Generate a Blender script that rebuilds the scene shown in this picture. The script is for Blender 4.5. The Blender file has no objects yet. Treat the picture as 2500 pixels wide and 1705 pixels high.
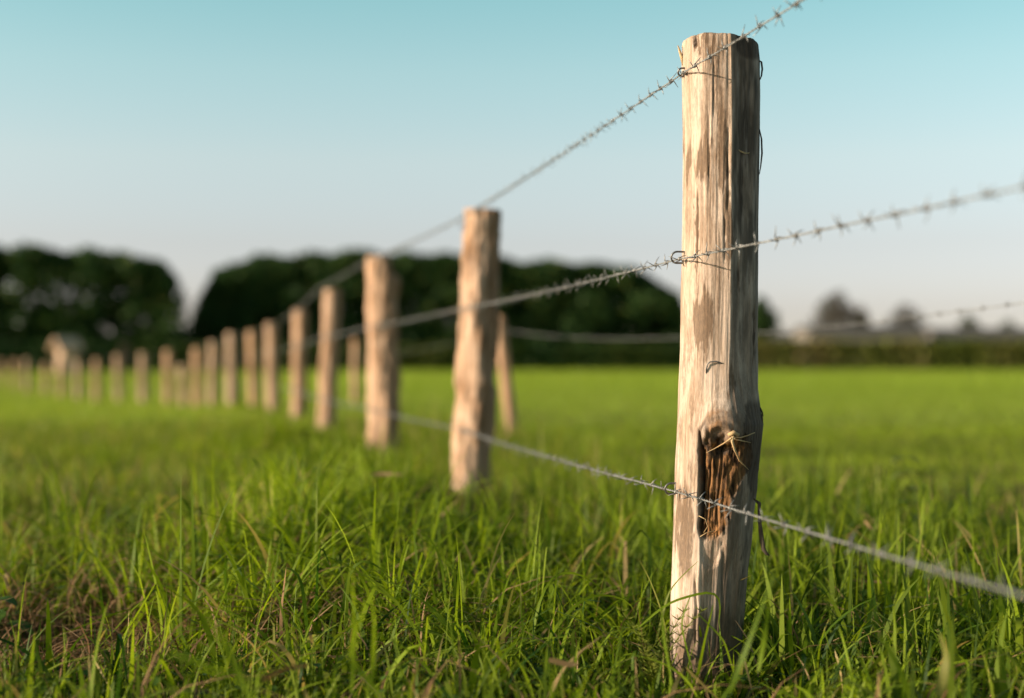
import bpy, bmesh, math, random
import numpy as np
from mathutils import Vector, Matrix
rng = np.random.default_rng(7)
random.seed(7)
SC = bpy.context.scene
COL = SC.collection
R = math.radians

# ------------------------------------------------------------------ camera
CAM_H = 0.51
F = 3472.0                       # focal length in pixels of the 2500 px wide photograph
HORIZON = 885.0
cd = bpy.data.cameras.new('camera')
cam = bpy.data.objects.new('camera', cd); COL.objects.link(cam)
cam.location = (0, 0, CAM_H)
cam.rotation_euler = (R(90.536), 0, 0)
cd.sensor_width = 36; cd.lens = 50; cd.clip_start = 0.05; cd.clip_end = 6000
cd.dof.use_dof = True; cd.dof.focus_distance = 2.30; cd.dof.aperture_fstop = 1.8
SC.camera = cam

# ------------------------------------------------------------------ sky and sun
SUN_EL, SUN_AZ = R(17), math.atan2(-0.978, -0.208)     # azimuth clockwise from +Y
SUN_DIR = Vector((math.sin(SUN_AZ)*math.cos(SUN_EL), math.cos(SUN_AZ)*math.cos(SUN_EL), math.sin(SUN_EL)))
w = bpy.data.worlds.new('World'); SC.world = w; w.use_nodes = True
nt = w.node_tree; nt.nodes.clear()
sky = nt.nodes.new('ShaderNodeTexSky'); sky.sky_type = 'NISHITA'; sky.sun_disc = False
sky.sun_elevation = SUN_EL; sky.sun_rotation = SUN_AZ % (2*math.pi)
sky.air_density = 1.0; sky.dust_density = 1.2; sky.ozone_density = 1.0
tc = nt.nodes.new('ShaderNodeTexCoord'); sep = nt.nodes.new('ShaderNodeSeparateXYZ')
nt.links.new(tc.outputs['Generated'], sep.inputs[0])
ramp = nt.nodes.new('ShaderNodeValToRGB')
nt.links.new(sep.outputs['Z'], ramp.inputs[0])
SKY_TINT = [(0.0, (1.33, 1.38, 1.88)), (0.036, (1.04, 0.99, 1.31)), (0.082, (1.08, 0.95, 1.05)), (0.14, (1.28, 1.16, 1.06)), (0.20, (1.20, 1.29, 1.07)), (0.26, (0.97, 1.32, 1.04)), (0.42, (0.45, 0.60, 0.50)), (1.0, (0.30, 0.36, 0.33))]
el = ramp.color_ramp.elements
while len(el) < len(SKY_TINT): el.new(0.5)
for e, (p_, c_) in zip(el, SKY_TINT): e.position = p_; e.color = (*c_, 1)
mul = nt.nodes.new('ShaderNodeMix'); mul.data_type = 'RGBA'; mul.blend_type = 'MULTIPLY'; mul.inputs[0].default_value = 1
nt.links.new(sky.outputs[0], mul.inputs[6]); nt.links.new(ramp.outputs[0], mul.inputs[7])
bg = nt.nodes.new('ShaderNodeBackground'); bg.inputs[1].default_value = 0.12
out = nt.nodes.new('ShaderNodeOutputWorld')
nt.links.new(mul.outputs[2], bg.inputs[0]); nt.links.new(bg.outputs[0], out.inputs[0])
sl = bpy.data.lights.new('sun', 'SUN'); so = bpy.data.objects.new('sun', sl); COL.objects.link(so)
sl.energy = 5.0; sl.angle = R(0.5); sl.color = (1.0, 0.82, 0.64)
so.rotation_euler = (-SUN_DIR).to_track_quat('-Z', 'Y').to_euler()
so.location = (-8, 2, 6)
SC.view_settings.view_transform = 'Standard'; SC.view_settings.look = 'None'
SC.view_settings.exposure = 0.55; SC.view_settings.gamma = 1.0
SC.cycles.use_denoising = True
SC.cycles.max_bounces = 8; SC.cycles.diffuse_bounces = 3; SC.cycles.transmission_bounces = 6; SC.cycles.transparent_max_bounces = 8

# ------------------------------------------------------------------ helpers
def at(px, py, d):               # a point seen at (px, py) of the photograph, d metres away
    return Vector(((px-1250)/F*d, d, CAM_H + (HORIZON-py)/F*d))

def tag(o, label=None, cat=None, group=None, kind=None):
    if label: o['label'] = label
    if cat: o['category'] = cat
    if group: o['group'] = group
    if kind: o['kind'] = kind
    return o

def empty(name, loc, label, cat, group=None):
    o = bpy.data.objects.new(name, None); COL.objects.link(o); o.location = loc
    o.empty_display_size = 0.1
    return tag(o, label, cat, group)

def mesh_obj(name, verts, faces, mat, parent=None, smooth=True, loc=None):
    me = bpy.data.meshes.new(name)
    me.from_pydata([tuple(v) for v in verts], [], [tuple(f) for f in faces]); me.update()
    if mat is not None:
        for m in (mat if isinstance(mat, (list, tuple)) else [mat]): me.materials.append(m)
    if smooth: me.polygons.foreach_set('use_smooth', [True]*len(me.polygons))
    o = bpy.data.objects.new(name, me); COL.objects.link(o)
    if parent is not None: o.parent = parent
    if loc is not None: o.location = loc
    return o

def np_mesh(name, V, Q, mat, parent=None, smooth=True, attrs=None, tris=None):
    """fast mesh from numpy arrays: V (n,3), Q (m,4) quads, tris (k,3)"""
    me = bpy.data.meshes.new(name)
    loops = []; starts = []; n = 0
    if Q is not None and len(Q):
        loops.append(np.asarray(Q, np.int32).ravel()); starts.append(np.arange(len(Q), dtype=np.int32)*4); n = len(Q)*4
    if tris is not None and len(tris):
        loops.append(np.asarray(tris, np.int32).ravel()); starts.append(n + np.arange(len(tris), dtype=np.int32)*3)
    loops = np.concatenate(loops); starts = np.concatenate(starts)
    me.vertices.add(len(V)); me.vertices.foreach_set('co', np.asarray(V, np.float32).ravel())
    me.loops.add(len(loops)); me.loops.foreach_set('vertex_index', loops)
    me.polygons.add(len(starts)); me.polygons.foreach_set('loop_start', starts)
    me.update(calc_edges=True); me.validate()
    for k, a in (attrs or {}).items():
        at_ = me.attributes.new(k, 'FLOAT_COLOR', 'POINT')
        at_.data.foreach_set('color', np.asarray(a, np.float32).ravel())
    for m in (mat if isinstance(mat, (list, tuple)) else [mat]): me.materials.append(m)
    if smooth: me.polygons.foreach_set('use_smooth', np.ones(len(starts), bool))
    o = bpy.data.objects.new(name, me); COL.objects.link(o)
    if parent is not None: o.parent = parent
    return o

_perm = np.random.default_rng(3).permutation(256).astype(np.int64)
_perm = np.concatenate([_perm, _perm, _perm])
_g = np.random.default_rng(4).normal(size=(256, 3)); _g /= np.linalg.norm(_g, axis=1)[:, None]
def pnoise(p):                    # vectorised gradient noise, about -0.6 .. 0.6
    p = np.asarray(p, float); i = np.floor(p).astype(np.int64); f = p - i; i &= 255
    u = f*f*f*(f*(f*6-15)+10)
    def c(dx, dy, dz):
        h = _perm[_perm[_perm[i[..., 0]+dx & 255]+(i[..., 1]+dy & 255)]+(i[..., 2]+dz & 255)]
        gg = _g[h]; return gg[..., 0]*(f[..., 0]-dx)+gg[..., 1]*(f[..., 1]-dy)+gg[..., 2]*(f[..., 2]-dz)
    L = lambda a, b, t: a+(b-a)*t
    x0 = L(L(c(0,0,0), c(1,0,0), u[..., 0]), L(c(0,1,0), c(1,1,0), u[..., 0]), u[..., 1])
    x1 = L(L(c(0,0,1), c(1,0,1), u[..., 0]), L(c(0,1,1), c(1,1,1), u[..., 0]), u[..., 1])
    return L(x0, x1, u[..., 2])
def fbm(p, o=3):
    s = 0; a = 1.0; p = np.asarray(p, float)
    for k in range(o): s = s + a*pnoise(p+17.3*k); p = p*2.0; a *= 0.5
    return s
def sstep(a, b, x):
    t = np.clip((np.asarray(x, float)-a)/(b-a), 0, 1); return t*t*(3-2*t)

def tube(path, rad, sides=8, cap=True):
    """swept tube along a polyline; returns verts, quads"""
    P = np.asarray(path, float); n = len(P)
    rad = np.broadcast_to(np.asarray(rad, float), (n,))
    T = np.gradient(P, axis=0); T /= np.linalg.norm(T, axis=1)[:, None]+1e-12
    up = np.array([0, 0, 1.0]) if abs(T[0, 2]) < 0.9 else np.array([1.0, 0, 0])
    N = np.zeros_like(P); v = up - T[0]*np.dot(up, T[0]); N[0] = v/np.linalg.norm(v)
    for k in range(1, n):
        v = N[k-1] - T[k]*np.dot(N[k-1], T[k]); N[k] = v/(np.linalg.norm(v)+1e-12)
    B = np.cross(T, N)
    a = np.arange(sides)*2*math.pi/sides
    V = P[:, None, :] + rad[:, None, None]*(np.cos(a)[None, :, None]*N[:, None, :]+np.sin(a)[None, :, None]*B[:, None, :])
    V = V.reshape(-1, 3)
    i = np.arange(n-1)[:, None]*sides; j = np.arange(sides)[None, :]; j2 = (j+1) % sides
    Q = np.stack([i+j, i+j2, i+sides+j2, i+sides+j], -1).reshape(-1, 4)
    if cap and sides == 6:
        Q = np.concatenate([Q, [[3, 2, 1, 0], [0, 5, 4, 3]], np.array([[0, 1, 2, 3], [3, 4, 5, 0]])+(n-1)*sides])
    return V, Q
def join(parts):
    Vs, Qs, n = [], [], 0
    for V, Q in parts:
        Vs.append(V); Qs.append(np.asarray(Q)+n); n += len(V)
    return np.concatenate(Vs), np.concatenate(Qs)

# ------------------------------------------------------------------ ground shape
HOLLOW = (-0.80, 2.52)
def ground(x, y):
    x = np.asarray(x, float); y = np.asarray(y, float)
    dip = np.interp(y, [0, 12, 19, 28, 35, 42, 52, 80], [0, 0, -.15, -.33, -.47, -.42, -.22, 0])
    z = dip*sstep(-1.5, -4.0, x + 0.12*(y-12)*(y > 12))
    near = sstep(14, 5, y)
    z = z + near*0.05*fbm(np.stack([x*0.9, y*0.9, x*0+3.1], -1), 2)
    d = np.hypot((x-HOLLOW[0])/0.42, (y-HOLLOW[1])/0.34)
    z = z - 0.085*sstep(1.0, 0.2, d)
    d1 = x - fence1_x(y)                                     # slight rise on the verge
    z = z - 0.035*np.exp(-((x-0.319)**2+(y-2.30)**2)/0.22**2)
    bump = 0.75+0.9*fbm(np.stack([x*1.3, y*1.3, x*0+55], -1), 2)
    return z + 0.085*bump*np.exp(-((d1+0.48)/0.27)**2)*sstep(2.3, 3.4, y)*sstep(17, 9, y)

# fence line: base pixel and distance of every post in view
POSTS = [(1148, 5.05), (922, 7.45), (796, 9.9), (730, 12.4), (668, 14.9), (621, 17.2), (568, 19.4), (520, 21.6),
         (483, 23.8), (450, 26.1), (412, 28.3), (351, 30.4), (292, 32.4), (236, 34.6), (193, 37.0), (151, 39.3),
         (112, 41.7), (68, 44.0), (38, 46.4), (3, 48.8), (-32, 51.0)]
PX = [0.86, 0.319] + [(a-1250)/F*d for a, d in POSTS]
PY = [-0.20, 2.36] + [d for a, d in POSTS]
def fence1_x(y): return np.interp(y, PY, PX)
F2 = [(1.62, 2.0), (0.0, 9.1), (-1.95, 17.7)]                # second, lower fence line
def fence2_x(y): return np.interp(y, [-4, 2.0, 9.1, 17.7, 60], [3.0, 1.62, 0.0, -1.95, -20])

# ------------------------------------------------------------------ node helpers
class NM:
    def __init__(s, name):
        s.m = bpy.data.materials.new(name); s.m.use_nodes = True; s.t = s.m.node_tree; s.t.nodes.clear()
        s.out = s.n('ShaderNodeOutputMaterial')
    def n(s, kind, **kw):
        nd = s.t.nodes.new(kind)
        for k, v in kw.items(): setattr(nd, k, v)
        return nd
    def set(s, sock, v):
        if hasattr(v, 'links') or isinstance(v, bpy.types.NodeSocket): s.t.links.new(v, sock)
        elif isinstance(v, (tuple, list)) and sock.type == 'RGBA': sock.default_value = (*v[:3], 1)
        else: sock.default_value = v
    def mix(s, f, a, b, mode='MIX'):
        nd = s.n('ShaderNodeMix', data_type='RGBA', blend_type=mode)
        s.set(nd.inputs[0], f); s.set(nd.inputs[6], a); s.set(nd.inputs[7], b); return nd.outputs[2]
    def math(s, op, a, b=0.0, clamp=False):
        nd = s.n('ShaderNodeMath', operation=op, use_clamp=clamp); s.set(nd.inputs[0], a); s.set(nd.inputs[1], b); return nd.outputs[0]
    def noise(s, vec, scale=5, detail=4, rough=0.55, mapping=None, dist=0.0):
        if mapping:
            mp = s.n('ShaderNodeMapping'); mp.inputs['Scale'].default_value = mapping; s.set(mp.inputs[0], vec); vec = mp.outputs[0]
        nd = s.n('ShaderNodeTexNoise'); s.set(nd.inputs['Vector'], vec); nd.inputs['Scale'].default_value = scale
        nd.inputs['Detail'].default_value = detail; nd.inputs['Roughness'].default_value = rough; nd.inputs['Distortion'].default_value = dist
        return nd.outputs[0]
    def rng(s, v, a, b, c=0.0, d=1.0):
        nd = s.n('ShaderNodeMapRange'); nd.clamp = True; s.set(nd.inputs[0], v)
        for i, x in enumerate((a, b, c, d)): nd.inputs[i+1].default_value = x
        return nd.outputs[0]
    def attr(s, name):
        nd = s.n('ShaderNodeAttribute', attribute_name=name); sp = s.n('ShaderNodeSeparateColor')
        s.t.links.new(nd.outputs['Color'], sp.inputs[0]); return [*sp.outputs, nd.outputs['Alpha']]
    def bsdf(s, color, rough=0.7, bump=None, bstr=0.3, bdist=0.002, metal=0.0, spec=0.3):
        b = s.n('ShaderNodeBsdfPrincipled'); s.set(b.inputs['Base Color'], color); s.set(b.inputs['Roughness'], rough)
        b.inputs['Metallic'].default_value = metal; b.inputs['Specular IOR Level'].default_value = spec
        if bump is not None:
            bn = s.n('ShaderNodeBump'); bn.inputs['Strength'].default_value = bstr; bn.inputs['Distance'].default_value = bdist
            s.set(bn.inputs['Height'], bump); s.t.links.new(bn.outputs[0], b.inputs['Normal'])
        return b
    def done(s, sh):
        s.t.links.new(sh.outputs[0] if hasattr(sh, 'outputs') else sh, s.out.inputs[0]); return s.m

# ------------------------------------------------------------------ materials
def wood_material(name, hero):
    k = NM(name); co = k.n('ShaderNodeTexCoord').outputs['Object']
    rnd = k.n('ShaderNodeObjectInfo').outputs['Random']
    off = k.n('ShaderNodeVectorMath', operation='ADD'); k.set(off.inputs[0], co)
    cmb = k.n('ShaderNodeCombineXYZ'); k.set(cmb.inputs[2], k.math('MULTIPLY', rnd, 0.0 if hero else 7.0)); k.set(off.inputs[1], cmb.outputs[0])
    v = off.outputs[0]
    fib = k.noise(v, 1, 5, 0.6, (170, 170, 5.5))
    fib2 = k.noise(v, 1, 4, 0.6, (430, 430, 22))
    broad = k.noise(v, 1, 5, 0.62, (24, 24, 5.0), 0.9)
    patch = k.noise(v, 1, 5, 0.68, (30, 30, 10.0), 0.5)
    c = k.mix(k.rng(broad, 0.38, 0.60), (0.63, 0.505, 0.41), (0.40, 0.285, 0.205))
    c = k.mix(k.math('MULTIPLY', k.rng(fib, 0.52, 0.70), 0.38), c, (0.25, 0.15, 0.085))
    c = k.mix(k.math('MULTIPLY', k.rng(fib2, 0.50, 0.68), 0.5), c, (0.70, 0.56, 0.44))
    a = k.attr('mask')
    speck = k.noise(v, 1, 3, 0.7, (480, 480, 110))
    rag = k.math('ADD', k.math('MULTIPLY', fib, 0.50), k.math('ADD', k.math('MULTIPLY', speck, 0.55), k.math('MULTIPLY', patch, 0.70)))
    st = k.rng(k.math('ADD', k.math('MULTIPLY', a[0], 0.62), rag), 0.94, 1.36)
    c = k.mix(k.math('MULTIPLY', st, 0.82), c, k.mix(k.rng(speck, .35, .65), (0.185, 0.112, 0.060), (0.075, 0.043, 0.023)))
    c = k.mix(k.math('MULTIPLY', a[3], 0.92), c, k.mix(k.rng(k.math('ADD', k.math('MULTIPLY', fib, .6), k.math('MULTIPLY', patch, .4)), 0.38, 0.62), (0.022, 0.017, 0.013), (0.100, 0.076, 0.056)))  # alpha mask: shade side painted darker, over some grey weathering
    if not hero:
        c = k.mix(k.math('MULTIPLY', k.rng(patch, 0.58, 0.70), 0.6), c, (0.28, 0.155, 0.08))
        c = k.mix(k.math('ADD', .22, k.math('MULTIPLY', rnd, 0.5)), c, (0.54, 0.300, 0.160))
    torn = k.mix(k.rng(k.math('ADD', k.math('MULTIPLY', fib, .3), k.math('MULTIPLY', k.noise(v, 1, 5, .7, (70, 70, 20), 1.0), .7)), 0.42, 0.60), (0.022, 0.010, 0.004), (0.34, 0.165, 0.060))
    c = k.mix(a[1], c, torn)
    bark = k.mix(k.rng(fib2, 0.35, 0.7), (0.022, 0.014, 0.010), (0.085, 0.058, 0.040))
    c = k.mix(a[2], c, bark)
    h = k.math('ADD', k.math('MULTIPLY', fib, 1.0), k.math('MULTIPLY', fib2, 0.5))
    return k.done(k.bsdf(c, 0.78, h, 0.55, 0.0022, spec=0.25))
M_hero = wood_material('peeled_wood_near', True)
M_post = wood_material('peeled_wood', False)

def simple(name, col, rough=0.8, spec=0.3, metal=0.0, noise=None, col2=None, bstr=0.0):
    k = NM(name); co = k.n('ShaderNodeTexCoord').outputs['Object']
    c = col; n = None
    if noise: n = k.noise(co, noise, 4, 0.6); c = k.mix(k.rng(n, 0.35, 0.65), col, col2)
    return k.done(k.bsdf(c, rough, n if bstr else None, bstr, 0.02, metal, spec))
M_wire = simple('galvanised_wire', (0.36, 0.36, 0.35), 0.5, 0.4, 0.4, 60, (0.20, 0.195, 0.185))
M_staple = simple('grey_staple_steel', (0.20, 0.20, 0.20), 0.45, 0.5, 0.7, 90, (0.11, 0.105, 0.10))
M_straw = simple('dry_straw', (0.56, 0.42, 0.23), 0.75, 0.2, 0, 40, (0.40, 0.26, 0.13))
M_strip = simple('dark_bark_strip', (0.05, 0.04, 0.032), 0.85, 0.2, 0, 60, (0.11, 0.085, 0.06))

def leaf_material(name, lo, hi, dry, trans=0.35, rough=0.55, spec=0.18, tboost=(1.5, 1.45, 0.7)):
    k = NM(name); a = k.attr('tint')
    c = k.mix(a[0], lo, hi); c = k.mix(a[1], c, dry)
    p = k.bsdf(c, rough, spec=spec)
    t = k.n('ShaderNodeBsdfTranslucent'); k.set(t.inputs[0], k.mix(1.0, c, tboost, 'MULTIPLY'))
    mx = k.n('ShaderNodeMixShader'); mx.inputs[0].default_value = trans
    k.t.links.new(p.outputs[0], mx.inputs[1]); k.t.links.new(t.outputs[0], mx.inputs[2])
    return k.done(mx)
M_grass = leaf_material('grass_blades', (0.020, 0.066, 0.005), (0.255, 0.345, 0.015), (0.48, 0.33, 0.16), 0.42)
M_field = leaf_material('pasture_blades', (0.150, 0.240, 0.020), (0.245, 0.340, 0.036), (0.38, 0.30, 0.07), 0.42)
M_dry = leaf_material('dead_grass', (0.20, 0.105, 0.045), (0.44, 0.29, 0.15), (0.10, 0.05, 0.02), 0.2, 0.7, 0.2, (1.1, 1.0, 0.9))
M_weed = leaf_material('weed_leaf', (0.018, 0.060, 0.014), (0.07, 0.14, 0.02), (0.30, 0.30, 0.04), 0.25)
M_feather = leaf_material('feathery_leaf', (0.13, 0.18, 0.02), (0.26, 0.29, 0.04), (0.3, 0.3, 0.04), 0.35)
M_tree = leaf_material('dark_tree_leaf', (0.018, 0.050, 0.016), (0.052, 0.100, 0.024), (0.12, 0.13, 0.026), 0.25, 0.6, 0.15, (1.1, 1.2, 0.6))
M_tree2 = leaf_material('far_tree_leaf', (0.035, 0.055, 0.022), (0.060, 0.075, 0.030), (0.13, 0.085, 0.055), 0.2, 0.6, 0.15, (1.1, 1.1, 0.7))
M_tree3 = leaf_material('autumn_tree_leaf', (0.060, 0.052, 0.040), (0.095, 0.080, 0.060), (0.075, 0.085, 0.035), 0.2, 0.6, 0.15, (1.1, 1.0, 0.8))
M_hedge = leaf_material('hedge_leaf', (0.11, 0.135, 0.024), (0.20, 0.225, 0.045), (0.19, 0.15, 0.06), 0.2, 0.6, 0.15, (1.1, 1.1, 0.7))
M_bark = simple('tree_bark', (0.07, 0.05, 0.035), 0.9, 0.2, 0, 8, (0.035, 0.026, 0.02))

k = NM('soil_and_turf'); geo = k.n('ShaderNodeNewGeometry').outputs['Position']
sx = k.n('ShaderNodeSeparateXYZ'); k.set(sx.inputs[0], geo)
n1 = k.noise(geo, 6, 5, 0.65); n2 = k.noise(geo, 45, 4, 0.6); n3 = k.noise(geo, 0.35, 4, 0.6)
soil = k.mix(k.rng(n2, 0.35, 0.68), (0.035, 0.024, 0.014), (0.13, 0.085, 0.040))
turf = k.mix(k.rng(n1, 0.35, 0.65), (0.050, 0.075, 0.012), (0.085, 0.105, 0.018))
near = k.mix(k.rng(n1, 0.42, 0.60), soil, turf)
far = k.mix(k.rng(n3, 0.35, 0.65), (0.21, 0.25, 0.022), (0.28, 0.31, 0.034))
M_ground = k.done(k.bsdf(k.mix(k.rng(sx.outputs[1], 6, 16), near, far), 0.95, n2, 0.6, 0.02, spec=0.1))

# ------------------------------------------------------------------ ground sheet
ys = np.concatenate([np.arange(-6, 0.6, 0.4), np.arange(0.6, 7, 0.06), np.geomspace(7, 120, 70), np.geomspace(140, 2600, 14)])
xs_h = np.concatenate([np.arange(0, 3.2, 0.06), np.geomspace(3.2, 60, 40), np.geomspace(75, 2500, 12)])
xs = np.concatenate([-xs_h[:0:-1], xs_h])
gx, gy = np.meshgrid(xs, ys); gz = ground(gx, gy)
i = np.arange(len(ys)-1)[:, None]*len(xs); j = np.arange(len(xs)-1)[None, :]
Q = np.stack([i+j, i+j+1, i+len(xs)+j+1, i+len(xs)+j], -1).reshape(-1, 4)
tag(np_mesh('ground', np.stack([gx, gy, gz], -1).reshape(-1, 3), Q, M_ground), 'flat green pasture and rough grassy verge', kind='structure')

# ------------------------------------------------------------------ fence posts
def post_verts(H, prof, nth, zs, disp=None, top_round=0.012, top_tilt=(0, 0)):
    """prof(z) -> radius, cx, cy ; disp(th, z) -> radial offset. th = 0 faces the viewer, + to the right"""
    th = np.arange(nth)*2*math.pi/nth
    TH, Z = np.meshgrid(th, zs); r, cx, cy = prof(Z)
    TH = np.where(TH > math.pi, TH-2*math.pi, TH)
    e = np.clip((H - Z)/top_round, 0, 1); rr = (r + (disp(TH, Z) if disp is not None else 0))*1.0
    rr = rr - top_round*(1-np.sqrt(np.clip(1-(1-e)**2, 0, 1)))*0.8
    X = cx + rr*np.sin(TH); Y = cy - rr*np.cos(TH)
    ZZ = Z + (top_tilt[0]*np.sin(TH)+top_tilt[1]*np.cos(TH))*r*np.clip((Z-0.6*H)/(0.4*H), 0, 1)
    return TH, X, Y, ZZ, Z

def grid_post(name, TH, X, Y, Z, mask, mat, parent=None):
    nv, nth = X.shape
    V = np.stack([X, Y, Z], -1).reshape(-1, 3)
    i = np.arange(nv-1)[:, None]*nth; j = np.arange(nth)[None, :]; j2 = (j+1) % nth
    Q = np.stack([i+j, i+j2, i+nth+j2, i+nth+j], -1).reshape(-1, 4)
    c = len(V); top = V[-nth:].mean(0) + np.array([0, 0, 0.002]); V = np.vstack([V, top])
    a = (nv-1)*nth; T = np.stack([a+np.arange(nth), a+(np.arange(nth)+1) % nth, np.full(nth, c)], -1)
    m = np.vstack([mask.reshape(-1, 4), [[0.5, 0.1, 0.1, .5]]])
    return np_mesh(name, V, Q, mat, parent, True, {'mask': m}, T)

# --- the near post ------------------------------------------------
D1 = 2.36; S1 = D1/F                     # metres per photograph pixel at the near post
def zy(py): return CAM_H + (HORIZON-np.asarray(py, float))*S1
H1 = float(zy(103)); base1 = Vector((PX[1], PY[1], 0))
_y = np.array([60, 118, 150, 300, 650, 850, 950, 1000, 1035, 1080, 1150, 1200, 1250, 1400, 1500, 1640, 1800.])
_l = np.array([1669, 1668, 1667, 1670, 1667, 1662, 1657, 1655, 1653, 1651, 1647, 1645, 1643, 1638, 1635, 1634, 1632.])
_r = np.array([1850, 1851, 1854, 1853, 1849, 1847, 1848, 1854, 1860, 1855, 1847, 1838, 1831, 1821, 1813, 1803, 1795.])
def prof1(Z):
    py = HORIZON - (Z-CAM_H)/S1
    l = np.interp(py, _y, _l); r = np.interp(py, _y, _r)
    return (r-l)*0.5*S1, ((l+r)*0.5-1719)*S1, 0*Z
VIEW1 = -math.atan2(PX[1], PY[1])        # the camera sees this post a little from its left
def feat1(TH, Z):
    py = HORIZON - (Z-CAM_H)/S1; r, cx, cy = prof1(Z)
    front = (np.abs(TH) < math.pi*0.5)
    px = 1719 + cx/S1 + np.sin(TH)*r/S1
    return px, py, front
def blob(px, py, x, y, w, h, soft=0.5):
    d = np.hypot((px-x)/w, (py-y)/h); return sstep(1.0, 1.0-soft, d)
def torn_mask(px, py, wob):
    yy = np.array([1030, 1062, 1090, 1120, 1150, 1180, 1230, 1270, 1300, 1318]); 
    rt = np.array([1765, 1812, 1832, 1834, 1822, 1796, 1778, 1771, 1754, 1716])
    lf = np.array([1735, 1712, 1707, 1706, 1706, 1706, 1706, 1705, 1705, 1706])
    L = np.interp(py, yy, lf)+wob*7; Rr = np.interp(py, yy, rt)+wob*24
    return sstep(L-1.5, L+2, px)*sstep(Rr+3, Rr-3, px)*sstep(1058, 1084, py+wob*14+0.25*(px-1755))*sstep(1316, 1290, py+wob*10)
def disp1(TH, Z):
    px, py, front = feat1(TH, Z)
    p = np.stack([np.sin(TH), -np.cos(TH), Z], -1)
    wob = fbm(p*np.array([9, 9, 40.]), 3)
    d = 0.0011*fbm(p*np.array([14, 14, 7.]), 3) + 0.0009*fbm(p*np.array([40, 40, 9.]), 2) + 0.0035*fbm(p*np.array([1.6, 1.6, 3.]), 2)
    # flat cut faces meeting in a ridge just right of the middle
    ths = TH
    up = sstep(1000, 900, py)
    r0_, _, _ = prof1(Z)
    def facet(t0, phi, t1):                       # a flat cut from angle t0 to t1
        pl = r0_*np.cos(R(t0-phi)); return np.where((TH > R(t0)) & (TH < R(t1)), np.minimum(0, pl/np.cos(np.clip(TH-R(phi), -1.2, 1.2))-r0_), 0)
    wv2 = 1.5*pnoise(np.stack([Z*9, Z*0+3, Z*0], -1))
    TH0 = TH; TH = TH + np.radians(wv2)
    d = d + up*(facet(15, 36, 57)+0.75*facet(-24, -4.5, 15)) + sstep(1290, 1400, py)*facet(-14, 19, 52)*0.92
    d = d + 0.0012*np.exp(-((TH-R(15))/.05)**2)*sstep(760, 560, py)
    TH = TH0
    # knot: swelling, eye, torn hollow below it
    kn = np.exp(-(((px-1762)/46)**2+((py-1040)/52)**2))
    d = d + np.where(front, 0.0140*kn, 0)
    e = np.hypot((px-1755)/31, (py-1058)/35)
    d = d + np.where(front, 0.0026*np.cos(e*8.5)*np.exp(-e*e*0.55) - 0.009*np.exp(-(e/0.6)**2), 0)
    t = torn_mask(px, py, wob)
    fibs = fbm(p*np.array([15, 15, 4.]), 3)
    Lx = 1706.0; Rx = np.interp(py, [1030, 1062, 1120, 1150, 1180, 1270, 1310], [1745, 1790, 1800, 1788, 1776, 1768, 1720]); sx = np.clip((px-Lx)/(Rx-Lx), 0, 1)
    lump = fbm(p*np.array([11, 11, 34.])+40, 3)
    dp = (0.0125*(1-sx)**0.6+0.0015)*sstep(1325, 1230, py)*(.75+.25*sstep(1040, 1110, py)) + .002 + 0.0055*fibs + 0.006*np.maximum(lump, -.2)
    dp = dp + 0.010*np.exp(-(((px-1762)/26)**2+((py-1096)/17)**2)) - 0.007*np.exp(-(((px-1729)/12)**2+((py-1112)/26)**2))
    d = d - np.where(front, t*np.maximum(dp, -.002), 0)
    crack = np.exp(-((px-1708-2*wob)/3.0)**2)*sstep(1035, 1060, py)*sstep(1310, 1270, py)
    d = d - np.where(front, 0.010*crack, 0)
    lobe = blob(px, py, 1722, 1052, 11, 24, .7)
    d = d + np.where(front, 0.008*lobe, 0)
    # long drying cracks and the notch by the top
    for x0, ya, yb, wd, dp in ((1776, 330, 520, 2.6, .0035), (1742, 170, 300, 1.6, .0022), (1768, 540, 640, 2, .003), (1801, 640, 720, 3, .003),
                               (1840, 760, 900, 2.5, .005), (1704, 470, 640, 1.6, .0018), (1731, 300, 480, 1.4, .0014), (1766, 1330, 1500, 2, .003), (1698, 1400, 1560, 3, .004)):
        xx = x0 + 5*pnoise(np.stack([py/60, px*0+x0, px*0], -1))
        d = d - np.where(front, dp*np.exp(-((px-xx)/wd)**2)*sstep(ya-20, ya+20, py)*sstep(yb+20, yb-20, py), 0)
    d = d - np.where(front, 0.007*blob(px, py, 1697+(py-118)*0.22, 120, 6, 24, .6), 0)
    tongue = blob(px+8*wob, py, 1732, 1322, 36, 58, .3)
    d = d - np.where(front, 0.0045*tongue*sstep(1705, 1712, px), 0)
    d = d + np.where(front, 0.0035*sstep(1765, 1772, px)*sstep(1150, 1200, py)*sstep(1400, 1300, py), 0)
    return d
zs1 = np.concatenate([np.linspace(-0.2, 0.02, 12), np.linspace(0.022, H1-0.011, 560), H1-0.009*(1-np.sin(np.linspace(0.05, 1, 9)*math.pi/2))])
TH, X, Y, Z, Z0 = post_verts(H1, prof1, 264, zs1, disp1, 0.009, (-0.06, 0.05))
Z = Z + (Z0 > H1-0.02)*0.0016*fbm(np.stack([np.sin(TH)*5, np.cos(TH)*5, TH*0], -1), 3)
px, py, front = feat1(TH, Z0)
p = np.stack([np.sin(TH), -np.cos(TH), Z0], -1); wob = fbm(p*np.array([9, 9, 40.]), 3); wv = fbm(p*np.array([5, 5, 12.]), 3)
wf = fbm(p*np.array([16, 16, 10.])+7, 3); qx = px + 14*wv + 8*wob; qy = py + 60*wf + 30*wv
st = 0.16+0.22*sstep(-.1, .5, wv)+0*px
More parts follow.
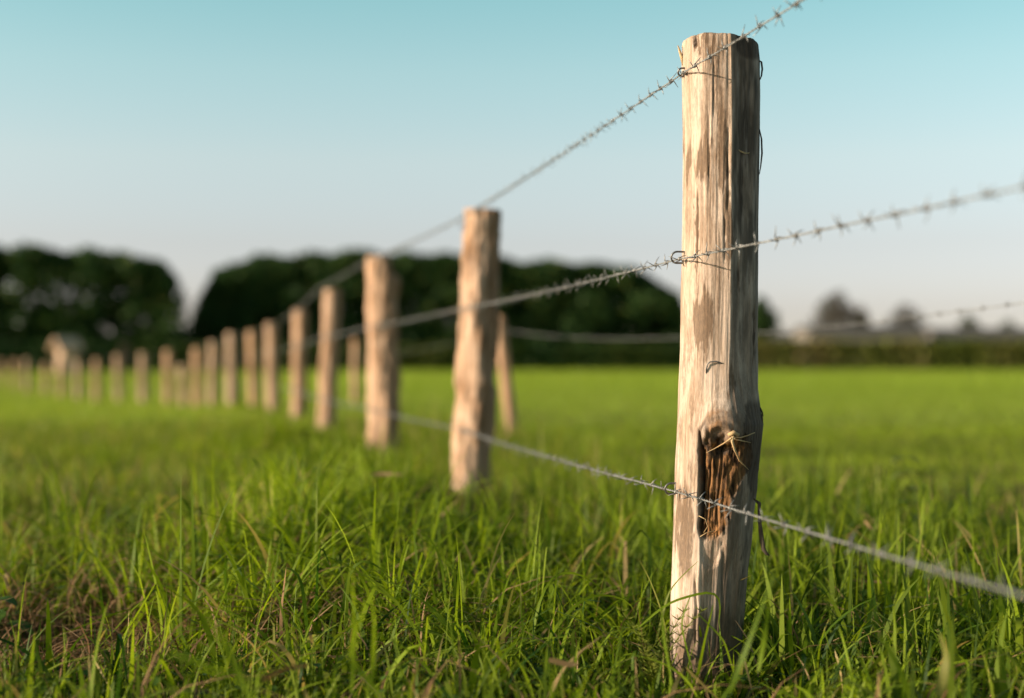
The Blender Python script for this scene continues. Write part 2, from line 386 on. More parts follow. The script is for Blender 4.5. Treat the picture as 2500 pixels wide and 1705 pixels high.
for x_, y_, w_, h_, a_ in ((1718, 405, 26, 66, .95), (1680, 400, 10, 70, .75), (1716, 785, 27, 98, 1.0), (1700, 575, 7, 120, .8), (1739, 690, 8, 60, .4),
                           (1762, 380, 14, 150, .75), (1776, 570, 10, 120, .9), (1672, 1290, 22, 150, .8), (1686, 1150, 9, 60, .5), (1740, 150, 40, 50, .5),
                           (1750, 240, 18, 90, .45), (1700, 1550, 40, 110, .8), (1770, 1560, 40, 120, .7), (1668, 900, 6, 110, .35), (1690, 1010, 8, 70, .5),
                           (1730, 130, 22, 22, .9), (1706, 118, 9, 32, .9), (1718, 870, 16, 30, .5), (1785, 940, 12, 60, .6), (1700, 260, 7, 60, .35)):
    st = np.maximum(st, 1.12*a_*blob(qx, qy, x_, y_, w_*1.1, h_*1.05, .5))
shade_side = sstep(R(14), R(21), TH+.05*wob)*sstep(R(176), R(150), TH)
shade_tone = shade_side*np.clip(.85+.9*wv, .45, 1)*np.interp(py, [90, 500, 700, 900, 1100, 1500], [1, 1, .8, .55, .8, .75])*np.where(front, 1, .6)  # side away from the sun: weathered grey plus shade painted into the colour
st = np.maximum(st, .95*sstep(1440, 1640, py+70*wf)); st = np.where(front, st, np.maximum(st, 0.4))
tn = np.where(front, torn_mask(px, py, wob), 0)
st = np.maximum(st, np.where(front, .85*blob(qx, py+40*wf, 1750, 1150, 62, 210, .6), 0))
ek = np.hypot((px-1757+6*wob)/32, (py-1056+6*wf)/38)
tn = np.maximum(tn, np.where(front, sstep(1.9, 1.2, ek)*(.20+.40*np.cos(ek*8.5)), 0)); tn = np.clip(tn, 0, 1)
tn = np.maximum(tn, np.where(front, 0.45*blob(px+6*wob, py, 1775, 1020, 22, 30, .6), 0))
bk = np.where(front, np.exp(-((px-1708-2*wob)/3.2)**2)*sstep(1035, 1060, py)*sstep(1312, 1275, py), 0)
Lb = np.interp(py, [960, 1000, 1060, 1150, 1200, 1260], [1822, 1806, 1803, 1815, 1826, 1838]); 
bk = np.maximum(bk, np.where(front, .9*np.exp(-((ek-1.42)/.16)**2)*sstep(1775, 1745, px)*sstep(1010, 1040, py), 0)); bk = np.maximum(bk, np.where(front, .95*blob(px+8*wob, py+8*wf, 1750, 1064, 13, 15, .6), 0)); bk = np.maximum(bk, np.where(front, .95*blob(px+8*wob, py+10*wf, 1766, 1096, 30, 14, .6), 0))
bk = np.maximum(bk, np.where(front, 0.8*sstep(Lb-3, Lb+4, px+14*wob)*sstep(962, 990, py)*sstep(1270, 1190, py), 0))
bk = np.maximum(bk, np.where(front, 0.9*blob(qx, py, 1697+(py-118)*0.22, 120, 6, 24, .5), 0))
bk = np.maximum(bk, np.where(front, 0.75*blob(px+5*wob, py, 1828, 128, 40, 36, .35)*sstep(160+ (1855-0)*0, 154, py-0.10*(px-1800)), 0))
for x_, y_, w_, h_ in ((1776, 420, 4, 120), (1804, 680, 5, 50), (1841, 830, 4, 80), (1812, 1330, 10, 40), (1806, 1420, 8, 60), (1822, 300, 12, 160), (1808, 480, 10, 120), (1785, 1010, 7, 16), (1757, 1090, 14, 16), (1727, 1130, 6, 50), (1748, 1200, 5, 70)):
    bk = np.maximum(bk, np.where(front, 0.8*blob(px+9*wob, py+40*wv, x_, y_, w_, h_, .7)*np.clip(0.6+2*fbm(p*np.array([30, 30, 30.]), 2), 0, 1), 0))
post1 = empty('fence_post', base1, 'large sharp near fence post of peeled wood with a torn dark knot', 'fence post', 'posts of the barbed wire fence')
post1.rotation_euler = (0, 0, VIEW1)
grid_post('shaft', TH, X, Y, Z, np.stack([st, tn, bk, shade_tone], -1), M_hero, post1)
VM = Matrix.Rotation(-VIEW1, 3, 'Z')      # world direction -> post space

def staple_tube(c, nrm, half, reach, depth, rad, sides=8, tilt=0.0):
    """a U of steel: two legs into the wood, a round bow standing out along nrm"""
    n = np.array(nrm, float); n /= np.linalg.norm(n); u = np.array([-n[1]*tilt, n[0]*tilt, 1.0]); u /= np.linalg.norm(u)
    a = np.linspace(-math.pi/2, math.pi/2, 13)
    pts = [c - u*half - n*depth] + [c + n*(reach-half) + half*(np.cos(t)*n + np.sin(t)*u) for t in a] + [c + u*half - n*depth]
    return tube(pts, rad, sides)
WN = Vector((-0.983, -0.183, 0))           # side of the posts the wires run on
WIRE_H = [0.986, 0.680, 0.299]
n_loc = VM @ WN
for hz, half, reach, pyc in ((WIRE_H[0], .0066, .0120, 186), (WIRE_H[1], .0095, .0235, 636), (WIRE_H[2], .0092, .0190, 1196)):
    r, cx, cy = prof1(np.array(hz)); c = np.array([float(cx), 0, hz+0.003]) + np.array(n_loc)*(float(r)-0.001)
    V, Q = staple_tube(c, n_loc, half, reach, 0.012, 0.0016, 8, 0.25)
    np_mesh('staple', V, Q, M_staple, post1)
# an old bent staple left in the front
def surf1(pxv, pyv, lift=0.0):
    z = float(zy(pyv)); r, cx, cy = prof1(np.array(z)); r = float(r); s = ((pxv-1719)*S1-float(cx))/r
    th = math.asin(max(-1, min(1, s))); rr = r + float(disp1(np.array([[th]]), np.array([[z]]))[0, 0]) + lift
    return np.array([float(cx)+rr*math.sin(th), -rr*math.cos(th), z])
V, Q = tube([surf1(*q) for q in ((1722, 912, -.001), (1724, 900, .002), (1727, 889, .003), (1733, 884, .0035), (1748, 883, .003), (1757, 886, .002), (1761, 888, -.001))], .0011, 6)
o = np_mesh('staple', V, Q, M_staple, post1); o['label'] = 'old bent staple left in the front of the post'
# splinter standing off the top left rim
def spike(pts, w, thick, mat, name, parent):
    V, Q = tube(pts, w, 6); return np_mesh(name, V, Q, mat, parent)
lx = lambda a, b, dy=0.0: np.array([(a-1719)*S1, dy, float(zy(b))])
def ribbon(name, pts, wid, mat, parent, thick=0.0009):
    P = np.array(pts); n = len(P); T = np.gradient(P, axis=0); T /= np.linalg.norm(T, axis=1)[:, None]
    s = np.cross(T, [0.3, 1, 0.2]); s /= np.linalg.norm(s, axis=1)[:, None]; b = np.cross(T, s)
    wd = np.broadcast_to(np.asarray(wid, float), (n,))[:, None]
    V = np.concatenate([np.stack([P-s*wd-b*thick, P+s*wd-b*thick, P+s*wd+b*thick, P-s*wd+b*thick], 1)]).reshape(-1, 3)
    i = np.arange(n-1)[:, None]*4; j = np.arange(4)[None, :]; j2 = (j+1) % 4
    Q = np.stack([i+j, i+j2, i+4+j2, i+4+j], -1).reshape(-1, 4); Q = np.concatenate([Q, [[3, 2, 1, 0]], [[4*n-4, 4*n-3, 4*n-2, 4*n-1]]])
    return np_mesh(name, V, Q, mat, parent, False)
ribbon('splinter', [lx(1671, 160, -.010), lx(1665, 140, -.012), lx(1660, 124, -.012), lx(1656, 112, -.013)], [.0030, .0024, .0015, .0003], M_straw, post1, .0016)
ribbon('splinter', [lx(1673, 128, -.008), lx(1669, 114, -.01), lx(1670, 104, -.01)], [.0026, .0016, .0003], M_straw, post1, .0012)
ribbon('bark_strip', [lx(1852, 320, -.012), lx(1857, 345, -.012), lx(1858, 380, -.013), lx(1855, 410, -.012), lx(1852, 430, -.01)], [.0006, .0012, .0013, .0009, .0003], M_strip, post1)
ribbon('bark_strip', [lx(1851, 154, -.01), lx(1857, 158, -.012), lx(1859, 175, -.012), lx(1857, 192, -.012), lx(1853, 202, -.01)], [.0012, .0014, .0014, .0011, .0004], M_strip, post1)
for a, b in (((1852, 995), (1860, 1016)), ((1855, 1010), (1858, 1034)), ((1851, 1030), (1856, 1058)), ((1843, 1150), (1849, 1140)), ((1838, 1200), (1843, 1188)), ((1840, 1178), (1846, 1172))):
    ribbon('bark_strip', [lx(*a, -.012), (lx(*a, -.012)+lx(*b, -.014))/2+np.array([.001, 0, 0]), lx(*b, -.014)], [.0016, .0011, .0003], M_strip, post1)
ribbon('bark_strip', [lx(1836, 1212, -.03), lx(1849, 1222, -.036), lx(1848, 1245, -.04), lx(1852, 1290, -.042), lx(1858, 1330, -.042), lx(1866, 1341, -.042), lx(1872, 1345, -.042)],
       [.0008, .0030, .0022, .0034, .0034, .0026, .0006], M_strip, post1)

# --- the other posts ----------------------------------------------
def make_post(name, H, r0, seed, lean=(0, 0), lumps=(), nth=56, nv=110, stain=0.5, parent=None, notch=None, below=0.55, rough=1.0):
    s = seed*13.7
    def prof(Z):
        return (r0*(1.04-0.06*Z/H), lean[0]*Z/H + 0.006*pnoise(np.stack([Z*2.2, Z*0+s, Z*0], -1)), lean[1]*Z/H)
    def disp(TH, Z):
        p = np.stack([np.sin(TH)+s, -np.cos(TH), Z], -1)
        d = rough*(0.010*fbm(p*np.array([1.4, 1.4, 4.]), 3)+0.003*fbm(p*np.array([5, 5, 9.]), 2)) + (rough-1)*(.007*fbm(p*np.array([2.2, 2.2, 12.])+3, 3))
        for (t, z, a, wt, wz) in lumps: d = d + a*np.exp(-(((TH-t)/wt)**2+((Z-z)/wz)**2))
        if notch: d = d - notch[0]*sstep(notch[1]-.02, notch[1]+.02, Z)*sstep(notch[2], notch[2]+0.4, TH)
        return d
    zs = np.concatenate([np.linspace(-below, 0, 8), np.linspace(0.01, H-.014, nv), H-0.012*(1-np.sin(np.linspace(0.1, 1, 4)*math.pi/2))])
    TH, X, Y, Z, Z0 = post_verts(H, prof, nth, zs, disp, 0.012, (random.uniform(-.12, .12), random.uniform(-.1, .1)))
    p = np.stack([np.sin(TH)+s, -np.cos(TH), Z0], -1); nz = fbm(p*np.array([3, 3, 7.]), 3); n2 = fbm(p*np.array([4, 4, 9.])+5, 3)
    st = np.clip(0.15+stain*sstep(0.0, 0.5, nz), 0, 1); tn = sstep(0.28, 0.45, n2)*0.7
    bk = sstep(0.25, 0.45, fbm(p*np.array([4, 4, 5.])+11, 3))*0.65*sstep(R(-5), R(30), TH)
    shade_tone = sstep(R(12), R(26), TH+.2*n2)*sstep(R(178), R(150), TH)*np.clip(.95+.6*nz, .5, 1)  # shade painted into the wood on the side away from the sun
    for (t, z, a, wt, wz) in lumps:
        if a > 0: tn = np.maximum(tn, 0.75*np.exp(-(((TH-t-.25)/wt)**2+((Z0-z+.02)/wz)**2)))
    return grid_post(name, TH, X, Y, Z, np.stack([st, tn, bk, shade_tone], -1), M_post, parent)

def gz_(x, y): return float(ground(np.array(x), np.array(y)))
GRP = 'posts of the barbed wire fence'
POST_INFO = []   # (x, y, ground z, radius) for the wires
POST_INFO.append((PX[0], PY[0], 0.0, 0.064)); POST_INFO.append((PX[1]-0.0+0.012, PY[1], 0.0, 0.0635))
labels = {
 2: 'knobbly pale fence post, second in the row, just left behind the large near post',
 3: 'third fence post in the row, brightly sunlit with a dark rough right side',
 4: 'slim fence post, fourth in the row, leaning slightly right at its top',
 5: 'straight pinkish fence post, fifth in the row from the large near post',
 6: 'fence post, sixth in the row from the near post, blurred and evenly lit',
 7: 'brownish narrow fence post, seventh in the row counted from the near post',
 8: 'tan fence post, eighth in the row, last tall one before the tight cluster',
 9: 'blurred fence post, right one of the touching pair below the pink house',
 10: 'blurred fence post, left one of the touching pair below the pink house',
 11: 'short blurred stub of a fence post just left of the touching pair',
 12: 'blurred fence post left of the short stub, below the end of the left trees',
 13: 'blurred fence post, thirteenth in the row, right of the dark brown bush',
 14: 'blurred fence post standing in front of the dark brown bush under the left trees',
 15: 'blurred fence post, second to the right of the pale shed, left of the bush',
 16: 'blurred pale fence post just to the right of the pale shed',
 17: 'blurred fence post under the right half of the pale shed',
 18: 'blurred fence post under the left half of the pale shed',
 19: 'blurred fence post, first one left of the pale shed',
 20: 'faint blurred fence post, second one left of the pale shed',
 21: 'faint blurred fence post cut by the left edge of the photo',
}
HTS = {2: 1.05, 3: 1.06, 4: 1.02, 5: .97, 6: .93, 7: .93, 8: .95, 9: .93, 10: .92, 11: .66, 12: .98, 13: .97, 14: .98, 15: .92, 16: .90, 17: .86, 18: .80, 19: .88, 20: .84, 21: .8}
for q_ in range(8, 22): HTS[q_] += float(np.interp(PY[q_], [12, 19, 28, 35, 42, 52], [0, .05, .10, .13, .12, .07]))
def post_staples(parent, r, lean, hs):
    for h in hs:
        c = np.array([lean[0]*h, lean[1]*h, h]) + np.array(WN)*(r-0.002)
        V, Q = staple_tube(c, WN, .008, .015, .012, .0018, 6); np_mesh('staple', V, Q, M_staple, parent)
pa = empty('fence_post', (PX[2], PY[2], gz_(PX[2], PY[2])), labels[2], 'fence post', GRP)
make_post('shaft', HTS[2], .066, 2, (.048, 0), [(R(-62), .90, .010, .6, .06), (R(-80), .44, .011, .5, .05), (R(60), .87, .007, .5, .05), (R(20), .80, .008, .35, .05), (R(8), .60, .009, .3, .05), (R(70), .62, .010, .5, .08), (R(12), .30, .008, .3, .08)], 72, 160, .6, pa, rough=2.3)
post_staples(pa, .068, (.045, 0), WIRE_H); POST_INFO.append((PX[2]+.02, PY[2], pa.location.z, .067))
pa = empty('fence_post', (PX[3]+.035, PY[3], gz_(PX[3], PY[3])), labels[3], 'fence post', GRP)
make_post('shaft', HTS[3], .078, 3, (-.012, 0), [(R(70), .90, .018, .5, .06), (R(60), .72, .012, .5, .08), (R(70), .45, .012, .4, .1), (R(-30), .25, -.01, .4, .06), (R(40), .22, .012, .5, .09)], 64, 130, .5, pa, (.030, .96, R(28)), rough=2.0)
post_staples(pa, .080, (0, 0), WIRE_H); POST_INFO.append((PX[3]+.03, PY[3], pa.location.z, .08))
pa = empty('fence_post', (PX[4], PY[4], gz_(PX[4], PY[4])), labels[4], 'fence post', GRP)
make_post('shaft', HTS[4], .060, 4, (.045, 0), [(R(-60), .5, .006, .5, .1)], 48, 90, .5, pa)
post_staples(pa, .060, (.045, 0), WIRE_H); POST_INFO.append((PX[4]+.02, PY[4], pa.location.z, .060))
protos = [make_post('fence_post', .95, .062, 20+q, (random.uniform(-.02, .02), 0), [(R(-50), .5, .005, .5, .1)], 40, 60, .5) for q in range(4)]
used = 0
for q in range(5, 22):
    x, y = PX[q], PY[q]
    if used < 4: o = protos[used]
    else: o = protos[q % 4].copy(); COL.objects.link(o)
    used += 1
    o.location = (x, y, gz_(x, y)); hs = HTS[q]/.95
    rs = random.uniform(.9, 1.12)*(1.0 if q < 8 else 1.28); o.scale = (rs, rs, hs); o.rotation_euler = (random.uniform(-.02, .02), random.uniform(-.035, .035), random.uniform(-.4, .4))
    tag(o, labels[q], 'fence post', GRP); POST_INFO.append((x, y, o.location.z, .060))
PX22 = PX[22]
# second fence: two thin stakes that carry one slack wire
sa = make_post('fence_stake', .80, .038, 41, (-.085, 0), (), 32, 60, .3); sa.location = (0.005, 9.1, gz_(0, 9.1))
tag(sa, 'thin stake leaning left, standing in the field close behind the second post', 'fence stake', 'stakes of the second fence')
sb = make_post('fence_stake', .80, .045, 42, (.0, 0), (), 32, 60, .3); sb.location = (-1.95, 17.7, gz_(-1.95, 17.7))
tag(sb, 'faint thin stake half hidden behind the left side of the third post', 'fence stake', 'stakes of the second fence')

# ------------------------------------------------------------------ barbed wire
def barb_mesh(seed):
    r_ = random.Random(seed); parts = []
    pts = []                                       # two turns round the strand (strand along x)
    for a in np.linspace(0, 4*math.pi, 26): pts.append((-.0024+.0048*a/(4*math.pi), 0.0026*math.cos(a), .0026*math.sin(a)))
    parts.append(tube(pts, .00078, 6))
    for sgn, x in ((1, -.0026), (-1, .0026)):
        for half in (0, 1):
            a = r_.uniform(0, .9)+half*math.pi + (0 if sgn > 0 else 1.3)
            L = r_.uniform(.011, .0155)
            d = np.array([sgn*r_.uniform(-.35, .5)*(-1), math.cos(a), math.sin(a)]); d /= np.linalg.norm(d)
            s = np.array([x*(1 if half else .4), math.cos(a-1.2)*.003, math.sin(a-1.2)*.003])
            k_ = np.array([r_.uniform(-.2, .2), r_.uniform(-.2, .2), r_.uniform(-.2, .2)])*L
            parts.append(tube([s, s+d*L*.5+k_*.3, s+d*L+k_], [.0009, .0008, .0003], 6))
    V, Q = join(parts); me = np_mesh('barb', V, Q, M_wire).data
    return me
barb_meshes = [barb_mesh(q) for q in range(8)]
for o in [o for o in bpy.data.objects if o.name.startswith('barb')]: bpy.data.objects.remove(o)

def wire_path(anchors, sag, wig=0.0, step=0.02, seed=0):
    out_ = []
    for a, b in zip(anchors[:-1], anchors[1:]):
        a = np.array(a); b = np.array(b); n = max(4, int(np.linalg.norm(b-a)/step)); t = np.arange(n)/n
        p = a+(b-a)*t[:, None]; s = sag if np.isscalar(sag) else sag[len(out_)]
        p[:, 2] -= s*4*t*(1-t); out_.append(p)
    out_.append(np.array([anchors[-1]])); P = np.concatenate(out_)
    if wig:
        s = np.concatenate([[0], np.cumsum(np.linalg.norm(np.diff(P, axis=0), axis=1))])
        P[:, 2] += wig*fbm(np.stack([s*4, s*0+seed, s*0], -1), 2); P[:, 0] += wig*fbm(np.stack([s*4, s*0+seed+9, s*0], -1), 2)
    return P
def arclen(P): return np.concatenate([[0], np.cumsum(np.linalg.norm(np.diff(P, axis=0), axis=1))])
def resample(P, s_new):
    s = arclen(P); return np.stack([np.interp(s_new, s, P[:, k]) for k in range(3)], -1)
def frame(T):
    T = T/np.linalg.norm(T); N = np.cross([0, 0, 1], T); N /= np.linalg.norm(N); return T, N, np.cross(T, N)

def barbed_wire(P, label, group, s_twist, gap, s_barb, s_far, seed):
    """P starts at the end nearest the camera"""
    root = empty('barbed_wire', tuple(P[0]), label, 'barbed wire', group)
    L = arclen(P)[-1]; org = P[0]
    ss = np.arange(s_twist[0], s_twist[1], .0028); C = resample(P, ss)
    T = np.gradient(C, axis=0); T /= np.linalg.norm(T, axis=1)[:, None]
    N = np.cross([0, 0, 1], T); N /= np.linalg.norm(N, axis=1)[:, None]; B = np.cross(T, N)
    parts = []
    for ph in (0, math.pi):
        a = ss*2*math.pi/.024+ph
        parts.append(tube(C+(np.cos(a)[:, None]*N+np.sin(a)[:, None]*B)*.00085, .00082, 6))
    for a_, b_ in ((0, s_twist[0]), (s_twist[1], L)):
        if b_-a_ > .05:
            s2 = np.linspace(a_, b_, max(3, int((b_-a_)/.05))); parts.append(tube(resample(P, s2), .0015, 6))
    V, Q = join(parts); np_mesh('strand', V-org, Q, M_wire, root)
    r_ = random.Random(seed); s = s_barb; n = 0; far = []
    while s < min(L, s_far):
        c = resample(P, np.array([s])); c2 = resample(P, np.array([s+.004])); T_, N_, B_ = frame((c2-c)[0])
        a = r_.uniform(0, 2*math.pi); m = Matrix((T_, N_*math.cos(a)+B_*math.sin(a), -N_*math.sin(a)+B_*math.cos(a))).transposed()
        if n < 100:
            o = bpy.data.objects.new('barb', barb_meshes[r_.randrange(8)]); COL.objects.link(o); o.parent = root
            o.matrix_local = Matrix.Translation(Vector(c[0]-org)) @ m.to_4x4()
        else:
            Mn = np.array(m); c0 = c[0]-org
            for q in range(2):
                d = Mn @ np.array([.1, math.cos(q*1.4), math.sin(q*1.4)])
                far.append(tube([c0-d*.014, c0, c0+d*.014], [.0006, .0014, .0006], 4, False))
        n += 1; s += gap*r_.uniform(.88, 1.12)
    if far:
        V, Q = join(far); o = np_mesh('barb', V, Q, M_wire, root); o['kind'] = 'stuff'
    return root
for k_, (hz, lab) in enumerate(zip(WIRE_H, ('topmost strand of barbed wire, stapled near the top of the fence posts',
                                            'middle strand of barbed wire, stapled half way up the fence posts',
                                            'lowest strand of barbed wire, stapled just above the grass on the fence posts'))):
    A = []
    for q, (x, y, z, r) in enumerate(POST_INFO):
        off = r + .0042; h = hz
        if q == 1:
            rr, cx, cy = prof1(np.array(hz)); c = Matrix.Rotation(VIEW1, 3, 'Z') @ Vector((float(cx), 0, 0))
            x = PX[1]+c.x; y = PY[1]+c.y; off = float(rr)+(.0105 if k_ == 1 else .0055)
        if q >= 2: h = hz + [0.036, 0.0, -.03][k_]*min(1, (q-1)/2) + random.uniform(-.012, .012)
        if q >= 5: h = hz*HTS.get(q, .9)/1.03
        if q == 11: h = min(h, .6*hz+.05)
        A.append((x+WN.x*off, y+WN.y*off, z+h))
    P = wire_path(A, 0.006, .0012, .02, k_)
    s1 = float(np.linalg.norm(np.array(A[1])-np.array(A[0])))
    start = s1 - [0.62, 1.25, 1.30][k_]
    barbed_wire(P, lab, 'strands of the barbed wire fence', (s1-1.9, s1+4.6), .068, start, s1+11, 50+k_)
A2 = [(1.62, 2.0, .74), (0.0-.045, 9.06, .715), (-1.95, 17.66, .60)]
P = np.concatenate([wire_path(A2[:2], .115, .006, .02, 7)[:-1], wire_path(A2[1:], .05, .004, .02, 8)])
barbed_wire(P, 'slack barbed wire strand crossing behind the near post to the thin leaning stake', 'wires', (0.05, 5.5), .105, .6, 9, 77)
del bpy.data.objects[[o.name for o in bpy.data.objects if o.get('group') == 'wires'][0]]['group']

# dry grass stems caught on the knot
wisp = empty('dry_grass_wisp', base1, 'wisp of dry straw caught on the knot of the near post', 'straw'); wisp.rotation_euler = post1.rotation_euler
parts = []
for pts, wd in (([(1784, 1052, .003), (1776, 1064, .008), (1762, 1078, .008), (1742, 1090, .006), (1722, 1100, .004)], [.0014, .0018, .0013, .0008, .0003]),
                ([(1782, 1054, .003), (1778, 1070, .010), (1786, 1092, .012), (1798, 1118, .011), (1815, 1140, .008)], [.0020, .0024, .0020, .0015, .0004]),
                ([(1780, 1062, .006), (1795, 1062, .010), (1810, 1058, .011), (1823, 1051, .012)], [.0008, .0010, .0010, .0008]),
                ([(1786, 1066, .006), (1800, 1070, .008), (1818, 1075, .008)], [.0007, .0010, .0003]),
                ([(1772, 1056, .004), (1781, 1050, .006), (1790, 1055, .006), (1785, 1066, .007)], [.0030, .0040, .0036, .0016])):
    parts.append(tube([surf1(*q) for q in pts], wd, 6))
for V, Q in parts: np_mesh('stem', V, Q, M_straw, wisp)
parts = [tube([surf1(*q) for q in pts], .0006, 6) for pts in (
    [(1802, 379, .002), (1812, 383, .004), (1827, 386, .003)], [(1806, 382, .002), (1818, 387, .003), (1826, 384, .005)],
    [(1705, 1250, .003), (1720, 1258, .006), (1726, 1275, .006), (1716, 1290, .004)], [(1708, 1300, .003), (1724, 1290, .006), (1745, 1285, .004)])]
for V, Q in parts: np_mesh('stem', V, Q, M_straw, wisp)

# ------------------------------------------------------------------ grass
def blades(x, y, z, h, wd, az, bend, twist, segs, tint, dry, kink=None, flop=None):
    """strips: base (x,y,z), length h, half width wd, bends toward az. returns V, Q, colours"""
    n = len(x); t = np.linspace(0, 1, segs+1)[None, :]
    hor = bend[:, None]*t**1.9
    ver = t - 0.45*np.clip(bend, 0, 2)[:, None]*t**2.3
    if flop is not None:                                      # blades that fold over and hang
        o_ = np.clip(t-flop[1][:, None], 0, 1)*flop[0][:, None]
        hor = hor + o_*0.9; ver = ver - o_*1.75
    cxp = x[:, None]+np.cos(az)[:, None]*hor*h[:, None]; cyp = y[:, None]+np.sin(az)[:, None]*hor*h[:, None]
    czp = z[:, None]+ver*h[:, None]
    prof = np.clip(np.minimum(1.0, 0.55+1.6*t)*(1-t)**0.62, 0, 1)*(1.0)
    wdt = wd[:, None]*prof
    sa_ = az[:, None]+math.pi/2+twist[:, None]*(0.6+0.8*t)
    sx_, sy_ = np.cos(sa_)*wdt, np.sin(sa_)*wdt
    sz_ = 0.25*wdt*np.sin(twist[:, None]*3)
    Lp = np.stack([cxp-sx_, cyp-sy_, czp-sz_], -1); Rp = np.stack([cxp+sx_, cyp+sy_, czp+sz_], -1)
    V = np.stack([Lp, Rp], 2).reshape(-1, 3)                   # per blade (segs+1)*2
    b = (np.arange(n)*(segs+1)*2)[:, None]; s = np.arange(segs)[None, :]*2
    Q = np.stack([b+s, b+s+1, b+s+3, b+s+2], -1).reshape(-1, 4)
    col = np.stack([np.broadcast_to(tint[:, None], (n, segs+1)), np.clip(dry[:, None]+0*t, 0, 1), np.broadcast_to(t, (n, segs+1)), np.ones((n, segs+1))], -1)
    return V, Q, np.repeat(col[:, :, None, :], 2, 2).reshape(-1, 4)
class Acc:
    def __init__(s): s.V = []; s.Q = []; s.C = []; s.n = 0
    def add(s, vqc):
        V, Q, C = vqc; s.V.append(V); s.Q.append(Q+s.n); s.C.append(C); s.n += len(V)
    def build(s, name, mat): return np_mesh(name, np.concatenate(s.V), np.concatenate(s.Q), mat, None, True, {'tint': np.concatenate(s.C)})

def scatter(n, y0, y1, pw=1.0, slope=.43, pad=.35):
    """random points in a wedge that covers the view between distances y0 and y1"""
    u = rng.random(n*2); y = np.sqrt(y0*y0+(y1*y1-y0*y0)*u) if pw == 1 else y0*(y1/y0)**u
    xw = slope*y+pad; x = (rng.random(n*2)*2-1)*xw
    return x[:n], y[:n]
def zone(x, y):
    """height of the sward and where it is rank, verge or pasture"""
    d1 = x-fence1_x(y); d2 = x-fence2_x(y)
    n = fbm(np.stack([x*1.5, y*1.5, x*0+2], -1), 3); n2 = fbm(np.stack([x*4, y*4, x*0+8], -1), 2)
    rank = sstep(-.05, .12, d1)*sstep(.30, -.05, d2)*np.where(y < 12, 1, sstep(20, 12, y))
    past = sstep(-.10, .35, d2)
    h = np.interp(y, [1, 2.6, 4, 8, 14], [.08, .098, .095, .080, .065])+0.05*n+0.035*n2
    h = h*(1-rank)+rank*(np.interp(y, [1.5, 2.4, 4, 10], [.10, .135, .165, .12])+0.04*n+0.045*n2)
    h = h*(1-past)+past*(0.050+0.010*n)
    hole = sstep(1.15, .4, np.hypot((x-HOLLOW[0])/0.42, (y-HOLLOW[1])/0.34))
    h = h*(1-.6*hole)
    foot = np.exp(-((x-PX[1]+.02)/.16)**2)*sstep(1.4, 1.9, y)*sstep(2.5, 2.36, y); h = h*(1-.55*foot)
    for q in (2, 3, 4): h = h*(1-.55*np.exp(-((x-PX[q]*y/PY[q])/.13)**2)*sstep(PY[q]-1.6, PY[q]-.9, y)*sstep(PY[q]+.1, PY[q], y))
    return np.clip(h, .03, .32), rank, past, hole
def keep_off_posts(x, y):
    return np.hypot(x-PX[1], y-PY[1]) > .062
G = Acc()
# near sward
n = 44000; x, y = scatter(n, .95, 4.6, 1, .48, .5)
tx = x.copy(); ty = y.copy()
ntuf = 2600; cx_, cy_ = scatter(ntuf, .95, 4.6, 1, .48, .5); ti = rng.integers(0, ntuf, n); tuft = rng.random(n) < .6
rr = np.abs(rng.normal(0, .028, n)); aa = rng.random(n)*2*math.pi
x = np.where(tuft, cx_[ti]+rr*np.cos(aa), x); y = np.where(tuft, cy_[ti]+rr*np.sin(aa), y)
h, rank, past, hole = zone(x, y)
thaw = fbm(np.stack([x*2.2, y*2.2, x*0+31], -1), 2)
keepm = keep_off_posts(x, y) & (rng.random(n) > hole*.72) & (rng.random(n) > .35*sstep(.05, .4, thaw)*(1-rank)) & (y > 1.0+0.5*rng.random(n)) & (rng.random(n) > 0.5*np.exp(-((x-PX[1]+.02)/.14)**2)*sstep(1.5, 2.0, y)*sstep(2.5, 2.36, y))
x, y, h, rank, past, tuft, rr, aa, ti, hole = [v[keepm] for v in (x, y, h, rank, past, tuft, rr, aa, ti, hole)]
n = len(x)
tn_t = rng.random(ntuf)[ti]
hh = h*np.exp(rng.normal(-.05, .40, n))*np.where(tuft, .8+.5*tn_t, .85)
hh = np.minimum(hh, np.where(rank > .3, .25, .30)); hh = np.where(y < 1.7, np.minimum(hh, .06+.14*rng.random(n)**2), hh)
wd = (.0017+.0052*rng.random(n)**2.2)*(1+.25*rank)
az = np.where(tuft, aa, rng.random(n)*2*math.pi)+rng.normal(0, .5, n)
bend = np.abs(rng.normal(.32, .32, n))+.45*(rng.random(n) < .25)
fl0 = (rng.random(n) < .26)*rng.uniform(.5, 1.2, n); fl1 = rng.uniform(.45, .8, n)
cl = fbm(np.stack([x*1.7, y*1.7, x*0+71], -1), 3)
tint = np.clip(.40+.6*cl+rng.normal(0, .27, n), 0, 1)
dryp = .045+.08*np.clip(thaw[keepm]+.05, 0, 1)+.3*hole
dry = np.where(rng.random(n) < dryp, rng.uniform(.35, 1, n), rng.uniform(0, .08, n))
zz = ground(x, y)-.004
G.add(blades(x, y, zz, hh, wd, az, bend, rng.normal(0, .7, n), 6, tint, dry, flop=(fl0, fl1)))
